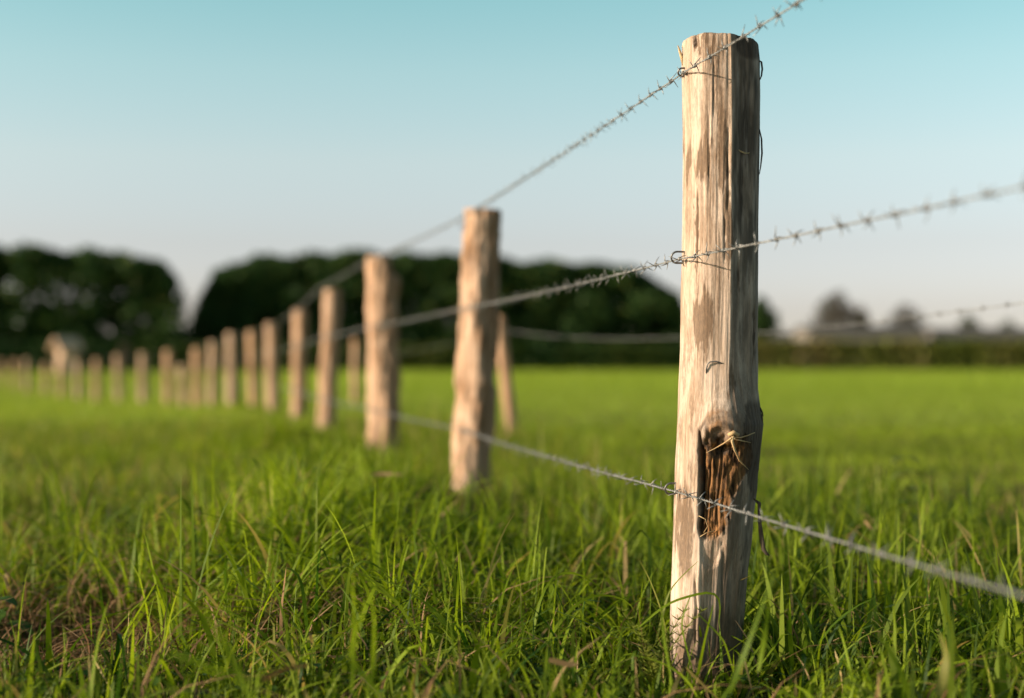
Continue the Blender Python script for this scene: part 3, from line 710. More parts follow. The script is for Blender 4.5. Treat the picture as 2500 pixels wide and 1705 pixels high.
# lush tussocks
def tussocks(cx, cy, hs, nb, wlo, whi, tlo):
    k_ = len(cx); n = k_*nb; ti = np.repeat(np.arange(k_), nb); aa = rng.random(n)*6.283; rr = np.abs(rng.normal(0, .035, n))
    x = cx[ti]+rr*np.cos(aa); y = cy[ti]+rr*np.sin(aa); m = keep_off_posts(x, y); x, y, ti, aa = x[m], y[m], ti[m], aa[m]; n = len(x)
    G.add(blades(x, y, ground(x, y)-.004, hs[ti]*rng.uniform(.45, 1.1, n), rng.uniform(wlo, whi, n), aa+rng.normal(0, .5, n), np.abs(rng.normal(.6, .4, n)), rng.normal(0, .8, n), 7,
                 np.clip(tlo[ti]+rng.normal(0, .2, n), 0, 1), np.where(rng.random(n) < .05, rng.uniform(.4, 1, n), 0), flop=((rng.random(n) < .5)*rng.uniform(.6, 1.4, n), rng.uniform(.40, .72, n))))
n = 260; y = rng.uniform(2.45, 8.5, n); x = np.interp(y, PY, PX)-.06-np.abs(rng.normal(0, .5, n))
m = (np.abs(x-PX[2]*y/PY[2]) > .13) | (y > 5.0) | (y < 3.9); x, y = x[m], y[m]; n = len(x)
tussocks(x, y, rng.uniform(.11, .20, n), 36, .0028, .0062, rng.uniform(.35, .95, n))
n = 54; y = rng.normal(3.3, .45, n); x = (730-1250)/F*y+rng.normal(0, .19, n); tussocks(x, y, rng.uniform(.20, .36, n), 32, .0030, .0064, rng.uniform(.45, .95, n))
n = 110; y = rng.uniform(1.9, 4.4, n); x = np.interp(y, PY, PX)+.1+rng.random(n)*1.1; tussocks(x, y, rng.uniform(.12, .20, n), 32, .0026, .0056, rng.uniform(.25, .85, n))
for q in range(2, 9):
    n = 14; a = rng.random(n)*6.283; r_ = rng.uniform(.09, .24, n); tussocks(PX[q]+r_*np.cos(a), PY[q]+r_*np.sin(a)-.05, rng.uniform(.07, .13, n), 30, .0024, .0048, rng.uniform(.3, .9, n))
n = 60; y = rng.uniform(1.5, 2.4, n); x = rng.uniform(-.42, .3, n)*y; tussocks(x, y, rng.uniform(.08, .15, n), 24, .0026, .0056, rng.uniform(.3, .9, n))
n = 700; y = np.sqrt(rng.uniform(1.75**2, 3.7**2, n)); x = rng.uniform(-.40, .16, n)*y; m = np.hypot(x-HOLLOW[0], y-HOLLOW[1]) > .3; x, y = x[m], y[m]; n = len(x)
G.add(blades(x, y, ground(x, y)-.004, rng.uniform(.13, .27, n)*np.interp(y, [1.7, 2.4], [.6, 1]), rng.uniform(.0030, .0066, n), rng.random(n)*6.283, rng.uniform(.3, 1.1, n), rng.normal(0, .8, n), 9,
             np.clip(rng.normal(.5, .33, n), 0, 1), np.where(rng.random(n) < .1, .8, 0), flop=((rng.random(n) < .65)*rng.uniform(.6, 1.5, n), rng.uniform(.35, .7, n))))
# fine undergrowth that closes the sward
n = 20000; x, y = scatter(n, 1.15, 4.6); h, rank, past, hole = zone(x, y); m = keep_off_posts(x, y) & (rng.random(n) > hole*.8); x, y, h = x[m], y[m], h[m]; n = len(x)
G.add(blades(x, y, ground(x, y)-.004, h*rng.uniform(.25, .55, n), rng.uniform(.0013, .0026, n), rng.random(n)*6.28, np.abs(rng.normal(.5, .4, n)), rng.normal(0, .8, n), 3,
             np.clip(rng.normal(.25, .2, n), 0, 1), np.where(rng.random(n) < .14, rng.uniform(.4, 1, n), 0)))
# middle distance
n = 88000; x, y = scatter(n, 4.4, 11, 1, .62, .6); h, rank, past, hole = zone(x, y); keepm = (past < .75) | (rng.random(n) < .8); x, y, h, past = x[keepm], y[keepm], h[keepm], past[keepm]; n = len(x)
cl = fbm(np.stack([x*1.2, y*1.2, x*0+71], -1), 3)
tint = np.clip(.50+.45*cl+.2*past+rng.normal(0, .18, n), 0, 1); dry = np.where(rng.random(n) < .10*(1-past)+.03, rng.uniform(.3, .9, n), rng.uniform(0, .1, n))
G.add(blades(x, y, ground(x, y)-.005, h*np.exp(rng.normal(-.05, .3, n)), rng.uniform(.0022, .0044, n), rng.random(n)*6.28, np.abs(rng.normal(.3, .3, n)), rng.normal(0, .7, n), 4, tint, dry,
             flop=((rng.random(n) < .15)*rng.uniform(.4, 1, n), rng.uniform(.5, .8, n))))

# blades that stand out: (pixel foot, pixel points..., distance)
def hero_blade(pts, wd, tint, dry=0.0, mat_acc=None):
    P = np.array([list(at(*q)) for q in pts]); s = arclen(P); m = 14; sn = np.linspace(0, s[-1], m)
    # smooth the polyline
    k_ = np.stack([np.interp(sn, s, P[:, q]) for q in range(3)], -1)
    for _ in range(2): k_[1:-1] = .25*k_[:-2]+.5*k_[1:-1]+.25*k_[2:]
    T = np.gradient(k_, axis=0); T /= np.linalg.norm(T, axis=1)[:, None]
    view = k_-np.array([0, 0, CAM_H]); sd = np.cross(T, view); sd /= np.linalg.norm(sd, axis=1)[:, None]
    up = np.cross(T, sd); t = np.linspace(0, 1, m)
    tw = np.sin(t*2.2+tint*9)*.9; sd = sd*np.cos(tw)[:, None]+up*np.sin(tw)[:, None]
    wv_ = (wd*np.minimum(1, .5+2*t)*(1-t)**.5)[:, None]
    V = np.stack([k_-sd*wv_, k_+sd*wv_], 1).reshape(-1, 3); s_ = np.arange(m-1)*2
    Q = np.stack([s_, s_+1, s_+3, s_+2], -1); C = np.stack([np.full(m*2, tint), np.full(m*2, dry), np.repeat(t, 2), np.ones(m*2)], -1)
    (mat_acc or G).add((V, Q, C))
HB = [  # arching blades left of the near post
 ([(1290, 1640, 2.3), (1310, 1480, 2.3), (1345, 1400, 2.32), (1390, 1390, 2.34), (1440, 1410, 2.36), (1490, 1460, 2.38)], .0030, .55),
 ([(1300, 1620, 2.25), (1370, 1510, 2.25), (1430, 1452, 2.25), (1480, 1449, 2.25), (1546, 1466, 2.25), (1552, 1500, 2.25)], .0034, .6),
 ([(1350, 1600, 2.2), (1352, 1480, 2.2), (1362, 1372, 2.22)], .0026, .8), ([(1110, 1560, 2.3), (1118, 1440, 2.3), (1122, 1345, 2.3)], .0032, .85),
 ([(1640, 1640, 2.24), (1618, 1500, 2.24), (1585, 1410, 2.25), (1557, 1362, 2.25)], .0026, .4, .25),
 ([(1560, 1530, 2.2), (1630, 1470, 2.2), (1700, 1450, 2.2), (1745, 1440, 2.2), (1762, 1455, 2.2), (1752, 1530, 2.2)], .0032, .5),
 ([(1600, 1570, 2.22), (1632, 1440, 2.22), (1670, 1400, 2.22), (1708, 1366, 2.22)], .0026, .35, .15),
 ([(1700, 1660, 2.1), (1720, 1560, 2.1), (1742, 1470, 2.1)], .0036, .75), ([(1690, 1640, 2.15), (1660, 1520, 2.15), (1690, 1440, 2.15)], .0024, .45),
 ([(1640, 1670, 1.95), (1620, 1560, 1.95), (1612, 1450, 1.95)], .0028, .5), ([(1780, 1690, 1.7), (1830, 1560, 1.7), (1893, 1390, 1.72)], .0042, .35),
 ([(1850, 1640, 1.8), (1868, 1540, 1.8), (1880, 1440, 1.8)], .0036, .6), ([(1790, 1640, 2.1), (1766, 1560, 2.1), (1700, 1495, 2.1)], .0026, .8),
 ([(660, 1640, 2.5), (640, 1560, 2.5), (552, 1348, 2.55)], .0030, .4), ([(770, 1600, 2.45), (775, 1400, 2.45), (782, 1318, 2.46), (800, 1360, 2.46), (808, 1390, 2.46)], .0048, .05),
 ([(765, 1680, 2.3), (745, 1480, 2.3), (735, 1400, 2.3), (715, 1382, 2.3), (690, 1384, 2.3)], .0052, .15), ([(830, 1540, 2.4), (850, 1400, 2.4), (880, 1355, 2.4), (930, 1385, 2.4), (965, 1420, 2.4), (990, 1480, 2.4)], .0034, .3),
 ([(1100, 1600, 2.4), (1080, 1380, 2.4), (1062, 1320, 2.4), (1030, 1296, 2.4), (1000, 1288, 2.4)], .0030, .55), ([(1010, 1480, 2.45), (1030, 1400, 2.45), (1052, 1335, 2.45)], .0024, .75),
 ([(555, 1500, 2.5), (550, 1400, 2.5), (552, 1345, 2.5), (585, 1400, 2.48), (660, 1460, 2.46)], .0034, .15),
 ([(270, 1620, 2.6), (255, 1500, 2.6), (238, 1385, 2.6)], .0034, .15), ([(225, 1560, 2.55), (222, 1470, 2.55)], .0026, .85),
 ([(620, 1720, 1.5), (545, 1560, 1.5), (480, 1465, 1.5)], .0042, .6), ([(560, 1650, 1.45), (470, 1610, 1.45), (400, 1590, 1.45)], .0050, .5),
 ([(930, 1700, 1.6), (850, 1600, 1.62), (905, 1440, 1.65)], .0040, .7), ([(860, 1690, 1.75), (865, 1500, 1.75), (860, 1370, 1.75)], .0036, .65),
 ([(910, 1660, 1.7), (915, 1520, 1.7), (905, 1430, 1.7)], .0036, .7), ([(2290, 1700, 1.75), (2310, 1600, 1.75), (2290, 1540, 1.75)], .0075, .3, .3),
 ([(1830, 1705, 2.3), (1880, 1640, 2.3), (1942, 1590, 2.3)], .0034, .75), ([(2310, 1600, 2.5), (2290, 1540, 2.5), (2258, 1482, 2.5)], .0030, .8),
 ([(2420, 1590, 2.5), (2405, 1560, 2.5), (2390, 1480, 2.5)], .0030, .75), ([(2240, 1640, 2.4), (2238, 1580, 2.4), (2236, 1545, 2.4)], .0040, .8),
 ([(2170, 1610, 2.4), (2166, 1560, 2.4), (2162, 1520, 2.4)], .0034, .8), ([(2120, 1320, 3.3), (2140, 1260, 3.3), (2168, 1195, 3.35)], .0040, .15),
 ([(1978, 1300, 3.6), (1976, 1200, 3.6), (1975, 1140, 3.6)], .0048, .1), ([(2500, 1290, 3.0), (2480, 1284, 3.0), (2450, 1295, 3.0)], .0036, .95, .1),
 ([(2500, 1470, 2.6), (2470, 1475, 2.6), (2440, 1505, 2.6), (2420, 1560, 2.6)], .0042, .85), ([(770, 1290, 3.3), (740, 1200, 3.3), (720, 1180, 3.3)], .0040, .2, .2)]
for b_ in HB: hero_blade(b_[0], b_[1], b_[2], b_[3] if len(b_) > 3 else 0.0)
tag(G.build('grass', M_grass), 'long green grass of the verge', 'grass', kind='stuff')

# pasture beyond, short and even
FG = Acc()
n = 95000; x, y = scatter(n, 9.5, 30, 1, .66, 1); h, rank, past, hole = zone(x, y); cl = fbm(np.stack([x*.5, y*.5, x*0+71], -1), 3)
lft = 1-past
FG.add(blades(x, y, ground(x, y)-.01, np.where(past > .5, h*1.0, h*.85)*np.exp(rng.normal(0, .25, n)), rng.uniform(.006, .012, n), rng.random(n)*6.28, np.abs(rng.normal(.3, .25, n)), rng.normal(0, .7, n), 2,
              np.clip(.5+.4*cl+rng.normal(0, .15, n)-.1*lft, 0, 1), np.clip(rng.uniform(0, .12, n)+lft*(rng.random(n) < .12)*.5, 0, 1)))
n = 92000; x, y = scatter(n, 28, 96, 0, .68, 3); cl = fbm(np.stack([x*.12, y*.12, x*0+71], -1), 3)
FG.add(blades(x, y, ground(x, y)-.01, .10*np.exp(rng.normal(0, .2, n))*(y/30)**.3, rng.uniform(.02, .05, n)*(y/30)**.7, rng.random(n)*6.28, np.abs(rng.normal(.3, .2, n)), rng.normal(0, .6, n), 1,
              np.clip(.6+.35*cl+rng.normal(0, .12, n), 0, 1), rng.uniform(0, .15, n)))
tag(FG.build('pasture_grass', M_field), 'short bright grass of the pasture', 'grass', kind='stuff')

# dead stems and thatch lying in the sward
DG = Acc()
n = 6500; x, y = scatter(n, 1.3, 5); h, rank, past, hole = zone(x, y); thaw = fbm(np.stack([x*2.2, y*2.2, x*0+31], -1), 2)
m = (rng.random(n) < .30+.5*np.clip(thaw+.1, 0, 1)-.2*rank+.3*hole) & keep_off_posts(x, y); x, y, rank = x[m], y[m], rank[m]; n = len(x)
DG.add(blades(x, y, ground(x, y)+rng.uniform(0, .03, n), rng.uniform(.06, .20, n), rng.uniform(.0011, .0026, n), rng.random(n)*6.28, rng.uniform(.5, 1.5, n), rng.normal(0, .8, n), 4, rng.random(n), rng.random(n)*.3))
n = 1500; x = HOLLOW[0]+rng.normal(0, .26, n); y = HOLLOW[1]+rng.normal(0.05, .16, n)
DG.add(blades(x, y, ground(x, y)+rng.uniform(0, .05, n), rng.uniform(.05, .16, n), rng.uniform(.0012, .0028, n), rng.random(n)*6.28, rng.uniform(.6, 1.6, n), rng.normal(0, .8, n), 4, rng.random(n)*.8, rng.random(n)*.4))
n = 70; x = at(545, 1350, 3.3).x+rng.normal(0, .07, n); y = 3.3+rng.normal(0, .14, n)
DG.add(blades(x, y, ground(x, y)+.01, rng.uniform(.10, .24, n), rng.uniform(.0011, .0024, n), rng.random(n)*6.28, np.abs(rng.normal(.3, .3, n)), rng.normal(0, .8, n), 4, rng.uniform(.5, 1, n), rng.random(n)*.1))
for b_ in [([(905, 1158, 3.6), (945, 1157, 3.6), (985, 1159, 3.6)], .0060, .95), ([(1400, 1620, 2.3), (1350, 1540, 2.3), (1333, 1512, 2.3)], .0028, .8),
           ([(1020, 1690, 2.1), (1012, 1640, 2.1), (1014, 1610, 2.1)], .0060, .9), ([(800, 1600, 2.2), (880, 1610, 2.2), (930, 1615, 2.2)], .0030, .6),
           ([(640, 1660, 1.7), (700, 1630, 1.7), (760, 1622, 1.7)], .0042, .1), ([(1340, 1610, 1.9), (1390, 1622, 1.9), (1412, 1620, 1.9)], .0070, .8),
           ([(2110, 1270, 3.2), (2120, 1285, 3.2), (2135, 1300, 3.2)], .0050, .9), ([(1985, 1500, 2.8), (1988, 1430, 2.8), (1992, 1395, 2.8)], .0036, .9),
           ([(2080, 1416, 2.8), (2110, 1418, 2.8), (2180, 1422, 2.8)], .0034, .9), ([(690, 1600, 2.3), (686, 1500, 2.3), (700, 1380, 2.3)], .0034, .3)]:
    hero_blade(b_[0], b_[1], b_[2], 0.0, DG)
tag(DG.build('dead_grass', M_dry), 'dry brown stems lying among the grass', 'dry grass', kind='stuff')

# small round leaves low in the sward
n = 2600; y = np.sqrt(rng.uniform(1.6**2, 3.3**2, n)); x = rng.uniform(-.42, .42, n)*y; cl = fbm(np.stack([x*2.5, y*2.5, x*0+91], -1), 2); m = (cl > .02) & keep_off_posts(x, y); x, y = x[m], y[m]; n = len(x)
a = rng.random(n)*6.283; tl = rng.uniform(.1, .7, n); L = rng.uniform(.007, .016, n); z = ground(x, y)+rng.uniform(.015, .06, n); ca, sa_ = np.cos(a), np.sin(a)
PT = []
for u, v in ((0, 0), (.45, .5), (1, .42), (1.25, 0), (1, -.42), (.45, -.5)):
    PT.append(np.stack([x+L*(u*ca*np.cos(tl)-v*sa_), y+L*(u*sa_*np.cos(tl)+v*ca), z+L*(u*np.sin(tl)+.25*abs(v))], -1))
V = np.stack(PT, 1).reshape(-1, 3); b = np.arange(n)[:, None]*6; Q = np.concatenate([b+np.array([[0, 1, 2, 3]]), b+np.array([[0, 3, 4, 5]])])
C = np.repeat(np.stack([rng.random(n), np.where(rng.random(n) < .12, .8, .05), 0*x, 0*x+1], -1), 6, 0)
tag(np_mesh('clover', V, Q, M_weed, None, True, {'tint': C}), 'small round leaves low in the near grass', 'ground cover', kind='stuff')

# ------------------------------------------------------------------ single weeds
def leaf_shape(L, wd, droop, m=7, fold=.25):
    t = np.linspace(0, 1, m); wv_ = wd*np.sin(np.pi*np.clip(t*.96+.02, 0, 1))**.8
    mid = np.stack([t*L*(1-.2*droop*t), 0*t, .25*L*t-droop*L*t*t], -1)
    a = mid.copy(); a[:, 1] -= wv_; a[:, 2] += fold*wv_; b = mid.copy(); b[:, 1] += wv_; b[:, 2] += fold*wv_
    V = np.stack([a, mid, b], 1).reshape(-1, 3); i = np.arange(m-1)[:, None]*3; j = np.arange(2)[None, :]
    return V, np.stack([i+j, i+j+1, i+4+j, i+3+j], -1).reshape(-1, 4)
def weed(foot, H, pairs, L, wd, label, cat, seed, mat=None, name='weed', tint0=.3, droop=.5, topdry=.0, t0=.25):
    r_ = random.Random(seed); foot = Vector((foot[0], foot[1], gz_(foot[0], foot[1])))
    root = empty(name, foot, label, cat); lean = (r_.uniform(-.08, .08), r_.uniform(-.08, .08))
    st_ = [(lean[0]*H*t*t*3, lean[1]*H*t*t*3, H*t) for t in np.linspace(0, 1, 9)]
    V, Q = tube(st_, np.linspace(.0026, .0010, 9), 6); np_mesh('stem', V, Q, mat or M_weed, root, True, {'tint': np.tile([.6, .1, 0, 1], (len(V), 1))})
    for q in range(pairs):
        t = t0+(1-t0)*q/(pairs-1); p = Vector((lean[0]*H*t*t*3, lean[1]*H*t*t*3, H*t))
        for s in range(2 if q < pairs-1 else 3):
            V, Q = leaf_shape(L*(1.15-.55*t)*r_.uniform(.8, 1.15), wd*(1.1-.4*t), droop*r_.uniform(.6, 1.3))
            a = q*1.6+s*math.pi*(1 if q < pairs-1 else .66)+r_.uniform(-.4, .4); V = V @ np.array(Matrix.Rotation(a, 3, 'Z')).T + np.array(p)
            c = [min(1, tint0+r_.uniform(-.2, .3)), topdry*t*r_.random(), 0, 1]
            np_mesh('leaf', V, Q, mat or M_weed, root, True, {'tint': np.tile(c, (len(V), 1))})
    return root
c = at(2255, 1360, 3.65); weed((c.x, 3.65), .255, 6, .085, .020, 'dark broad-leaved weed rising from the rank grass right of the near post', 'weed', 1, topdry=.5)
c = at(700, 1300, 3.0); weed((c.x, 3.0), .27, 9, .17, .0055, 'tall bright leafy weed in front of the fifth and sixth fence posts', 'weed', 2, M_grass, tint0=.6, droop=.45, t0=.03)
c = at(640, 1300, 3.3); weed((c.x, 3.3), .26, 8, .18, .0050, 'narrow-leaved tall grass plant just left of the tallest leafy weed', 'weed', 3, M_grass, tint0=.65, droop=.5, t0=.03)
c = at(20, 1560, 2.65); weed((c.x, 2.65), .13, 5, .085, .026, 'grey green leafy weed at the bottom left beside the bare hollow', 'weed', 4, tint0=.9, droop=.5)
# feathery leaf by the foot of the near post
c = at(1602, 1640, 2.2); ff = empty('feathery_weed', (c.x, 2.2, gz_(c.x, 2.2)), 'yellow green feathery weed at the left foot of the near post', 'weed')
for q in range(5):
    r_ = random.Random(q); parts = []; a0 = r_.uniform(-.5, .5); H = r_.uniform(.09, .15)
    ax = [np.array([a0*H*t*t, -.03*q*t+.04, H*t]) for t in np.linspace(0, 1, 12)]
    parts.append(tube(ax, np.linspace(.0011, .0005, 12), 6))
    for u_ in range(2, 12):
        for s in range(6):
            a = s*math.pi/3+u_; L = .020*(1-.5*u_/12); d = np.array([math.cos(a)*L, math.sin(a)*L, L*.6]); parts.append(tube([ax[u_], ax[u_]+d*.6, ax[u_]+d], [.0007, .0006, .0003], 6))
    V, Q = join(parts); np_mesh('leaf', V, Q, M_feather, ff, True, {'tint': np.tile([.5+.1*q, 0, 0, 1], (len(V), 1))})

# ------------------------------------------------------------------ trees, hedges
def leaf_cloud(C, S, tint, dry):
    """C (n,3) centres, S (n) sizes -> randomly turned leaf sprays"""
    n = len(C); a = rng.normal(size=(n, 3)); a /= np.linalg.norm(a, axis=1)[:, None]; b = rng.normal(size=(n, 3)); b -= a*(a*b).sum(1)[:, None]; b /= np.linalg.norm(b, axis=1)[:, None]
    s = S[:, None]; V = np.stack([C-a*s, C+b*s*.55, C+a*s, C-b*s*.55], 1).reshape(-1, 3); Q = np.arange(4*n).reshape(-1, 4)
    col = np.stack([tint, dry, 0*tint, 0*tint+1], -1); return V, Q, np.repeat(col, 4, 0)
def clump_points(n, cx, cy, cz, rx, ry, rz, shell=.62):
    d = rng.normal(size=(n, 3)); d /= np.linalg.norm(d, axis=1)[:, None]; r = shell+(1-shell)*rng.random(n)**.8; d = d*r[:, None]
    return np.stack([cx+d[:, 0]*rx, cy+d[:, 1]*ry, cz+d[:, 2]*rz], -1)
def belt(name, prof_px, dist, depth, label, nclump, gaps, seed):
    """a dense row of trees: outline given as crown tops (pixel x, pixel y) at its distance"""
    r_ = np.random.default_rng(seed); xs_ = np.array([(a-1250)/F*dist for a, b in prof_px]); zs_ = np.array([CAM_H+(HORIZON-b)/F*dist for a, b in prof_px])
    xo_, zo_ = xs_, zs_; xs_ = np.linspace(xo_[0], xo_[-1], 160); zs_ = np.interp(xs_, xo_, zo_); zs_ = zs_+(.28*np.abs(np.sin(xs_*1.05+seed))+.35*fbm(np.stack([xs_*.6, xs_*0+seed, xs_*0], -1), 2)-.15)*sstep(2.5, 5, zs_)
    P = []
    tops = np.sort(r_.uniform(xs_[0]+.8, xs_[-1]-.8, nclump))
    for q in range(nclump*7):
        x = r_.uniform(xs_[0]+.3, xs_[-1]-.3); top = np.interp(x, xs_, zs_); rz = r_.uniform(.7, 1.3); rx = r_.uniform(.9, 1.6)
        z = top-rz*.9 if q % 3 == 0 else r_.uniform(.3, max(1.2, top-rz*.8))
        ed = min(1, (x-xs_[0])/1.2+.4, (xs_[-1]-x)/1.2+.4); P.append(clump_points(300, x, dist+r_.uniform(-depth, depth)*.8, z, rx*ed, rx*.9, rz))
    P = np.concatenate(P); top = np.interp(P[:, 0], xs_, zs_)
    P = P[(P[:, 2] > -.05) & (P[:, 2] < top+.35) & (P[:, 0] > xs_[0]-.3) & (P[:, 0] < xs_[-1]+.3)]
    keepm = np.ones(len(P), bool)
    for (a, b, rad) in gaps:                                   # thin places where light comes through
        gx_, gz_v = (a-1250)/F*dist, CAM_H+(HORIZON-b)/F*dist; dd = np.hypot(P[:, 0]-gx_, P[:, 2]-gz_v); keepm &= dd > .42*rad*(.8+.4*rng.random(len(P)))
    nb = 9000; lowp = np.stack([r_.uniform(xs_[0]+.4, xs_[-1]-.4, nb), dist+r_.uniform(-depth, depth, nb), r_.random(nb)**1.3*2.4], -1)
    P = np.concatenate([P[keepm], lowp[lowp[:, 2] < np.interp(lowp[:, 0], xs_, zs_)]]); n = len(P)
    V, Q, C = leaf_cloud(P, rng.uniform(.14, .30, n), rng.random(n), np.where(rng.random(n) < .14, rng.uniform(.2, 1, n), 0)*sstep(1.5, 4.5, P[:, 2]))
    nl = len(Q); parts = []
    x = xs_[0]+1.2
    while x < xs_[-1]-.8:
        parts.append(tube([(x, dist, -.6), (x+.05, dist, 1.0), (x-.1, dist+.1, 2.5), (x+.1, dist, 4.5)], [.22, .16, .12, .05], 8)); x += 2.6
    V2, Q2 = join(parts); V3 = np.concatenate([V, V2]); Q3 = np.concatenate([Q, Q2+len(V)]); C3 = np.concatenate([C, np.tile([0, 0, 0, 1.], (len(V2), 1))])
    o = np_mesh(name, V3, Q3, [M_tree, M_bark], None, False, {'tint': C3})
    mi = np.zeros(len(Q3), np.int32); mi[nl:] = 1; o.data.polygons.foreach_set('material_index', mi)
    return tag(o, label, 'trees', kind='stuff')
rg = random.Random(5)
gl = [(r_x, r_y, rr_) for r_x, r_y, rr_ in ((20, 770, .35), (22, 810, .4), (70, 745, .3), (85, 690, .25), (100, 725, .3), (148, 705, .35), (140, 735, .3), (218, 730, .35), (235, 710, .2), (290, 710, .35), (288, 745, .25), (318, 800, .4), (315, 835, .35), (360, 745, .25), (355, 770, .25), (385, 755, .25), (30, 700, .2), (60, 680, .2))]
belt('tree_belt', [(-420, 640), (-300, 605), (-160, 612), (-40, 608), (50, 606), (90, 604), (130, 610), (165, 624), (200, 606), (240, 610), (285, 622), (330, 630), (370, 634), (405, 662), (436, 722), (458, 790), (468, 850)],
     88, 1.8, 'left dark mass of trees behind the far fence posts, at the left edge', 26, gl, 11)
gm = [(540, 765, .3), (700, 690, .2)]
belt('tree_belt', [(480, 800), (492, 755), (515, 712), (550, 668), (600, 634), (640, 626), (700, 634), (745, 624), (800, 628), (880, 615), (945, 632), (1000, 622), (1100, 628), (1180, 632), (1240, 642), (1350, 646), (1480, 648), (1545, 662), (1600, 690), (1650, 735), (1680, 800), (1690, 850)],
     92, 2.0, 'long dark rounded mass of trees in the middle, behind the first three posts', 72, gm, 12)

def tree(name, px, d, top_py, wpx, label, mat, group, seed, cone=0.0, dens=900, airy=False):
    r_ = np.random.default_rng(seed); x = (px-1250)/F*d; H = CAM_H+(HORIZON-top_py)/F*d; W = wpx/F*d*.5
    root = empty(name, (x, d, 0), label, 'tree', group)
    lim = [tube([(0, 0, -.2), (W*.05, 0, H*.3), (-W*.04, 0, H*.6), (0, 0, H*.92)], [H*.035, H*.028, H*.018, H*.004], 8)]
    for q in range(7):
        a = q*2.4; z0 = H*(.3+.08*q); L = W*.75*(1-.08*q); lim.append(tube([(0, 0, z0), (math.cos(a)*L*.5, math.sin(a)*L*.5, z0+L*.35), (math.cos(a)*L, math.sin(a)*L, z0+L*.55)], [H*.014, H*.009, H*.003], 6))
    V, Q = join(lim); np_mesh('trunk', V, Q, M_bark, root)
    P = []
    for q in range(44):
        t = r_.random(); zc = H*(.28+.66*t); wr = W*(1-cone*t)*(.75 if cone else math.sqrt(max(.05, 1-(2*t-.9)**2))); a = r_.uniform(0, 6.28); rr_ = r_.random()**.5*wr*.7
        P.append(clump_points(dens//8, math.cos(a)*rr_, math.sin(a)*rr_, zc, wr*.42+.1*W, wr*.42+.1*W, H*.10, .5))
    if airy:
        g = r_.normal(size=(dens*6, 3)); g = g[np.linalg.norm(g, axis=1) < 2.3]; P = [np.stack([g[:, 0]*W*.36*(1.25-.28*g[:, 2]), g[:, 1]*W*.36, H*.62+g[:, 2]*H*.165], -1)]
    P = np.concatenate(P); P = P[(P[:, 2] < H) & (P[:, 2] > .1)]; n = len(P)
    V, Q, C = leaf_cloud(P, rng.uniform(.05, .10, n)*H/3, rng.random(n), np.where(rng.random(n) < .1, .7, 0.)); np_mesh('crown', V, Q, mat, root, False, {'tint': C})
tree('tree', 1855, 150, 722, 95, 'dark green round tree just to the right of the near post', M_tree, 'distant trees on the right', 31)
tree('tree', 2042, 190, 704, 135, 'tallest of the distant trees on the right, brown and airy', M_tree3, 'distant trees on the right', 32, 0, 330, True)
tree('tree', 2102, 230, 740, 60, 'faint small brown tree close to the right of the tallest one', M_tree3, 'distant trees on the right', 33, 0, 260, True)
tree('tree', 2212, 190, 736, 125, 'broad dark brown tree behind the slack wire, second large one on the right', M_tree3, 'distant trees on the right', 34, 0, 300, True)
tree('tree', 2365, 190, 762, 75, 'round green tree right of the broad brown one', M_tree2, 'distant trees on the right', 35, 0, 280, True)
tree('tree', 2462, 190, 776, 80, 'small green rounded tree nearest the right edge of the photo', M_tree2, 'distant trees on the right', 36, 0, 280, True)
b_ = tree('bush', 305, 60, 838, 60, 'dark brown bush under the left trees, behind a blurred fence post', M_tree3, None, 37, .4, 700)

def hedge(name, x0, x1, d, top_py, depth, label, mat, n, size):
    xa, xb = (x0-1250)/F*d, (x1-1250)/F*d; H = CAM_H+(HORIZON-top_py)/F*d
    x = rng.uniform(xa, xb, n); hz = H*(1+.08*fbm(np.stack([x*.4, x*0+x0, x*0], -1), 2)); z = hz*(1-rng.random(n)**1.6); y = d+rng.uniform(-depth, depth, n)
    f = fbm(np.stack([x*.25, x*0+4.4, x*0], -1), 2); V, Q, C = leaf_cloud(np.stack([x, y, z], -1), rng.uniform(.6, 1.3, n)*size, np.clip(.5+f+rng.normal(0, .15, n), 0, 1), np.clip(.15+1.1*f+rng.normal(0, .2, n), 0, 1))
    return tag(np_mesh(name, V, Q, mat, None, False, {'tint': C}), label, 'hedge')
hedge('hedge', 1690, 2900, 87, 836, .9, 'low olive green clipped hedge along the far right side of the pasture', M_hedge, 11000, .22)
hedge('hedge', 480, 1690, 86, 846, .6, 'low dark hedge at the foot of the middle tree mass', M_tree, 11000, .2)
hedge('hedge', -300, 470, 80, 842, .6, 'rough dark hedge bottom behind the far fence posts on the left', M_tree, 9000, .2)

# ------------------------------------------------------------------ far buildings
M_wall1 = simple('grey_shed_wall', (0.20, 0.18, 0.165), .85, .2, 0, .6, (0.155, 0.138, 0.125))
M_wall2 = simple('pale_plaster', (0.56, 0.40, 0.29), .85, .2, 0, 2, (0.46, 0.31, 0.22))
M_wall3 = simple('pink_brick', (0.42, 0.26, 0.21), .85, .2, 0, 3, (0.34, 0.20, 0.16))
M_roof1 = simple('pale_sheet_roof', (0.125, 0.115, 0.108), .85, .2, 0, .8, (0.09, 0.083, 0.078))
M_roof2 = simple('tile_roof', (0.36, 0.22, 0.19), .8, .3, 0, 3, (0.27, 0.16, 0.14))
M_dark = simple('dark_opening', (0.02, 0.02, 0.022), .5, .4)
def box(b, x0, x1, y0, y1, z0, z1):
    vs = [b.verts.new(v) for v in ((x0, y0, z0), (x1, y0, z0), (x1, y1, z0), (x0, y1, z0), (x0, y0, z1), (x1, y0, z1), (x1, y1, z1), (x0, y1, z1))]
    for f in ((3, 2, 1, 0), (4, 5, 6, 7), (0, 1, 5, 4), (1, 2, 6, 5), (2, 3, 7, 6), (3, 0, 4, 7)): b.faces.new([vs[q] for q in f])
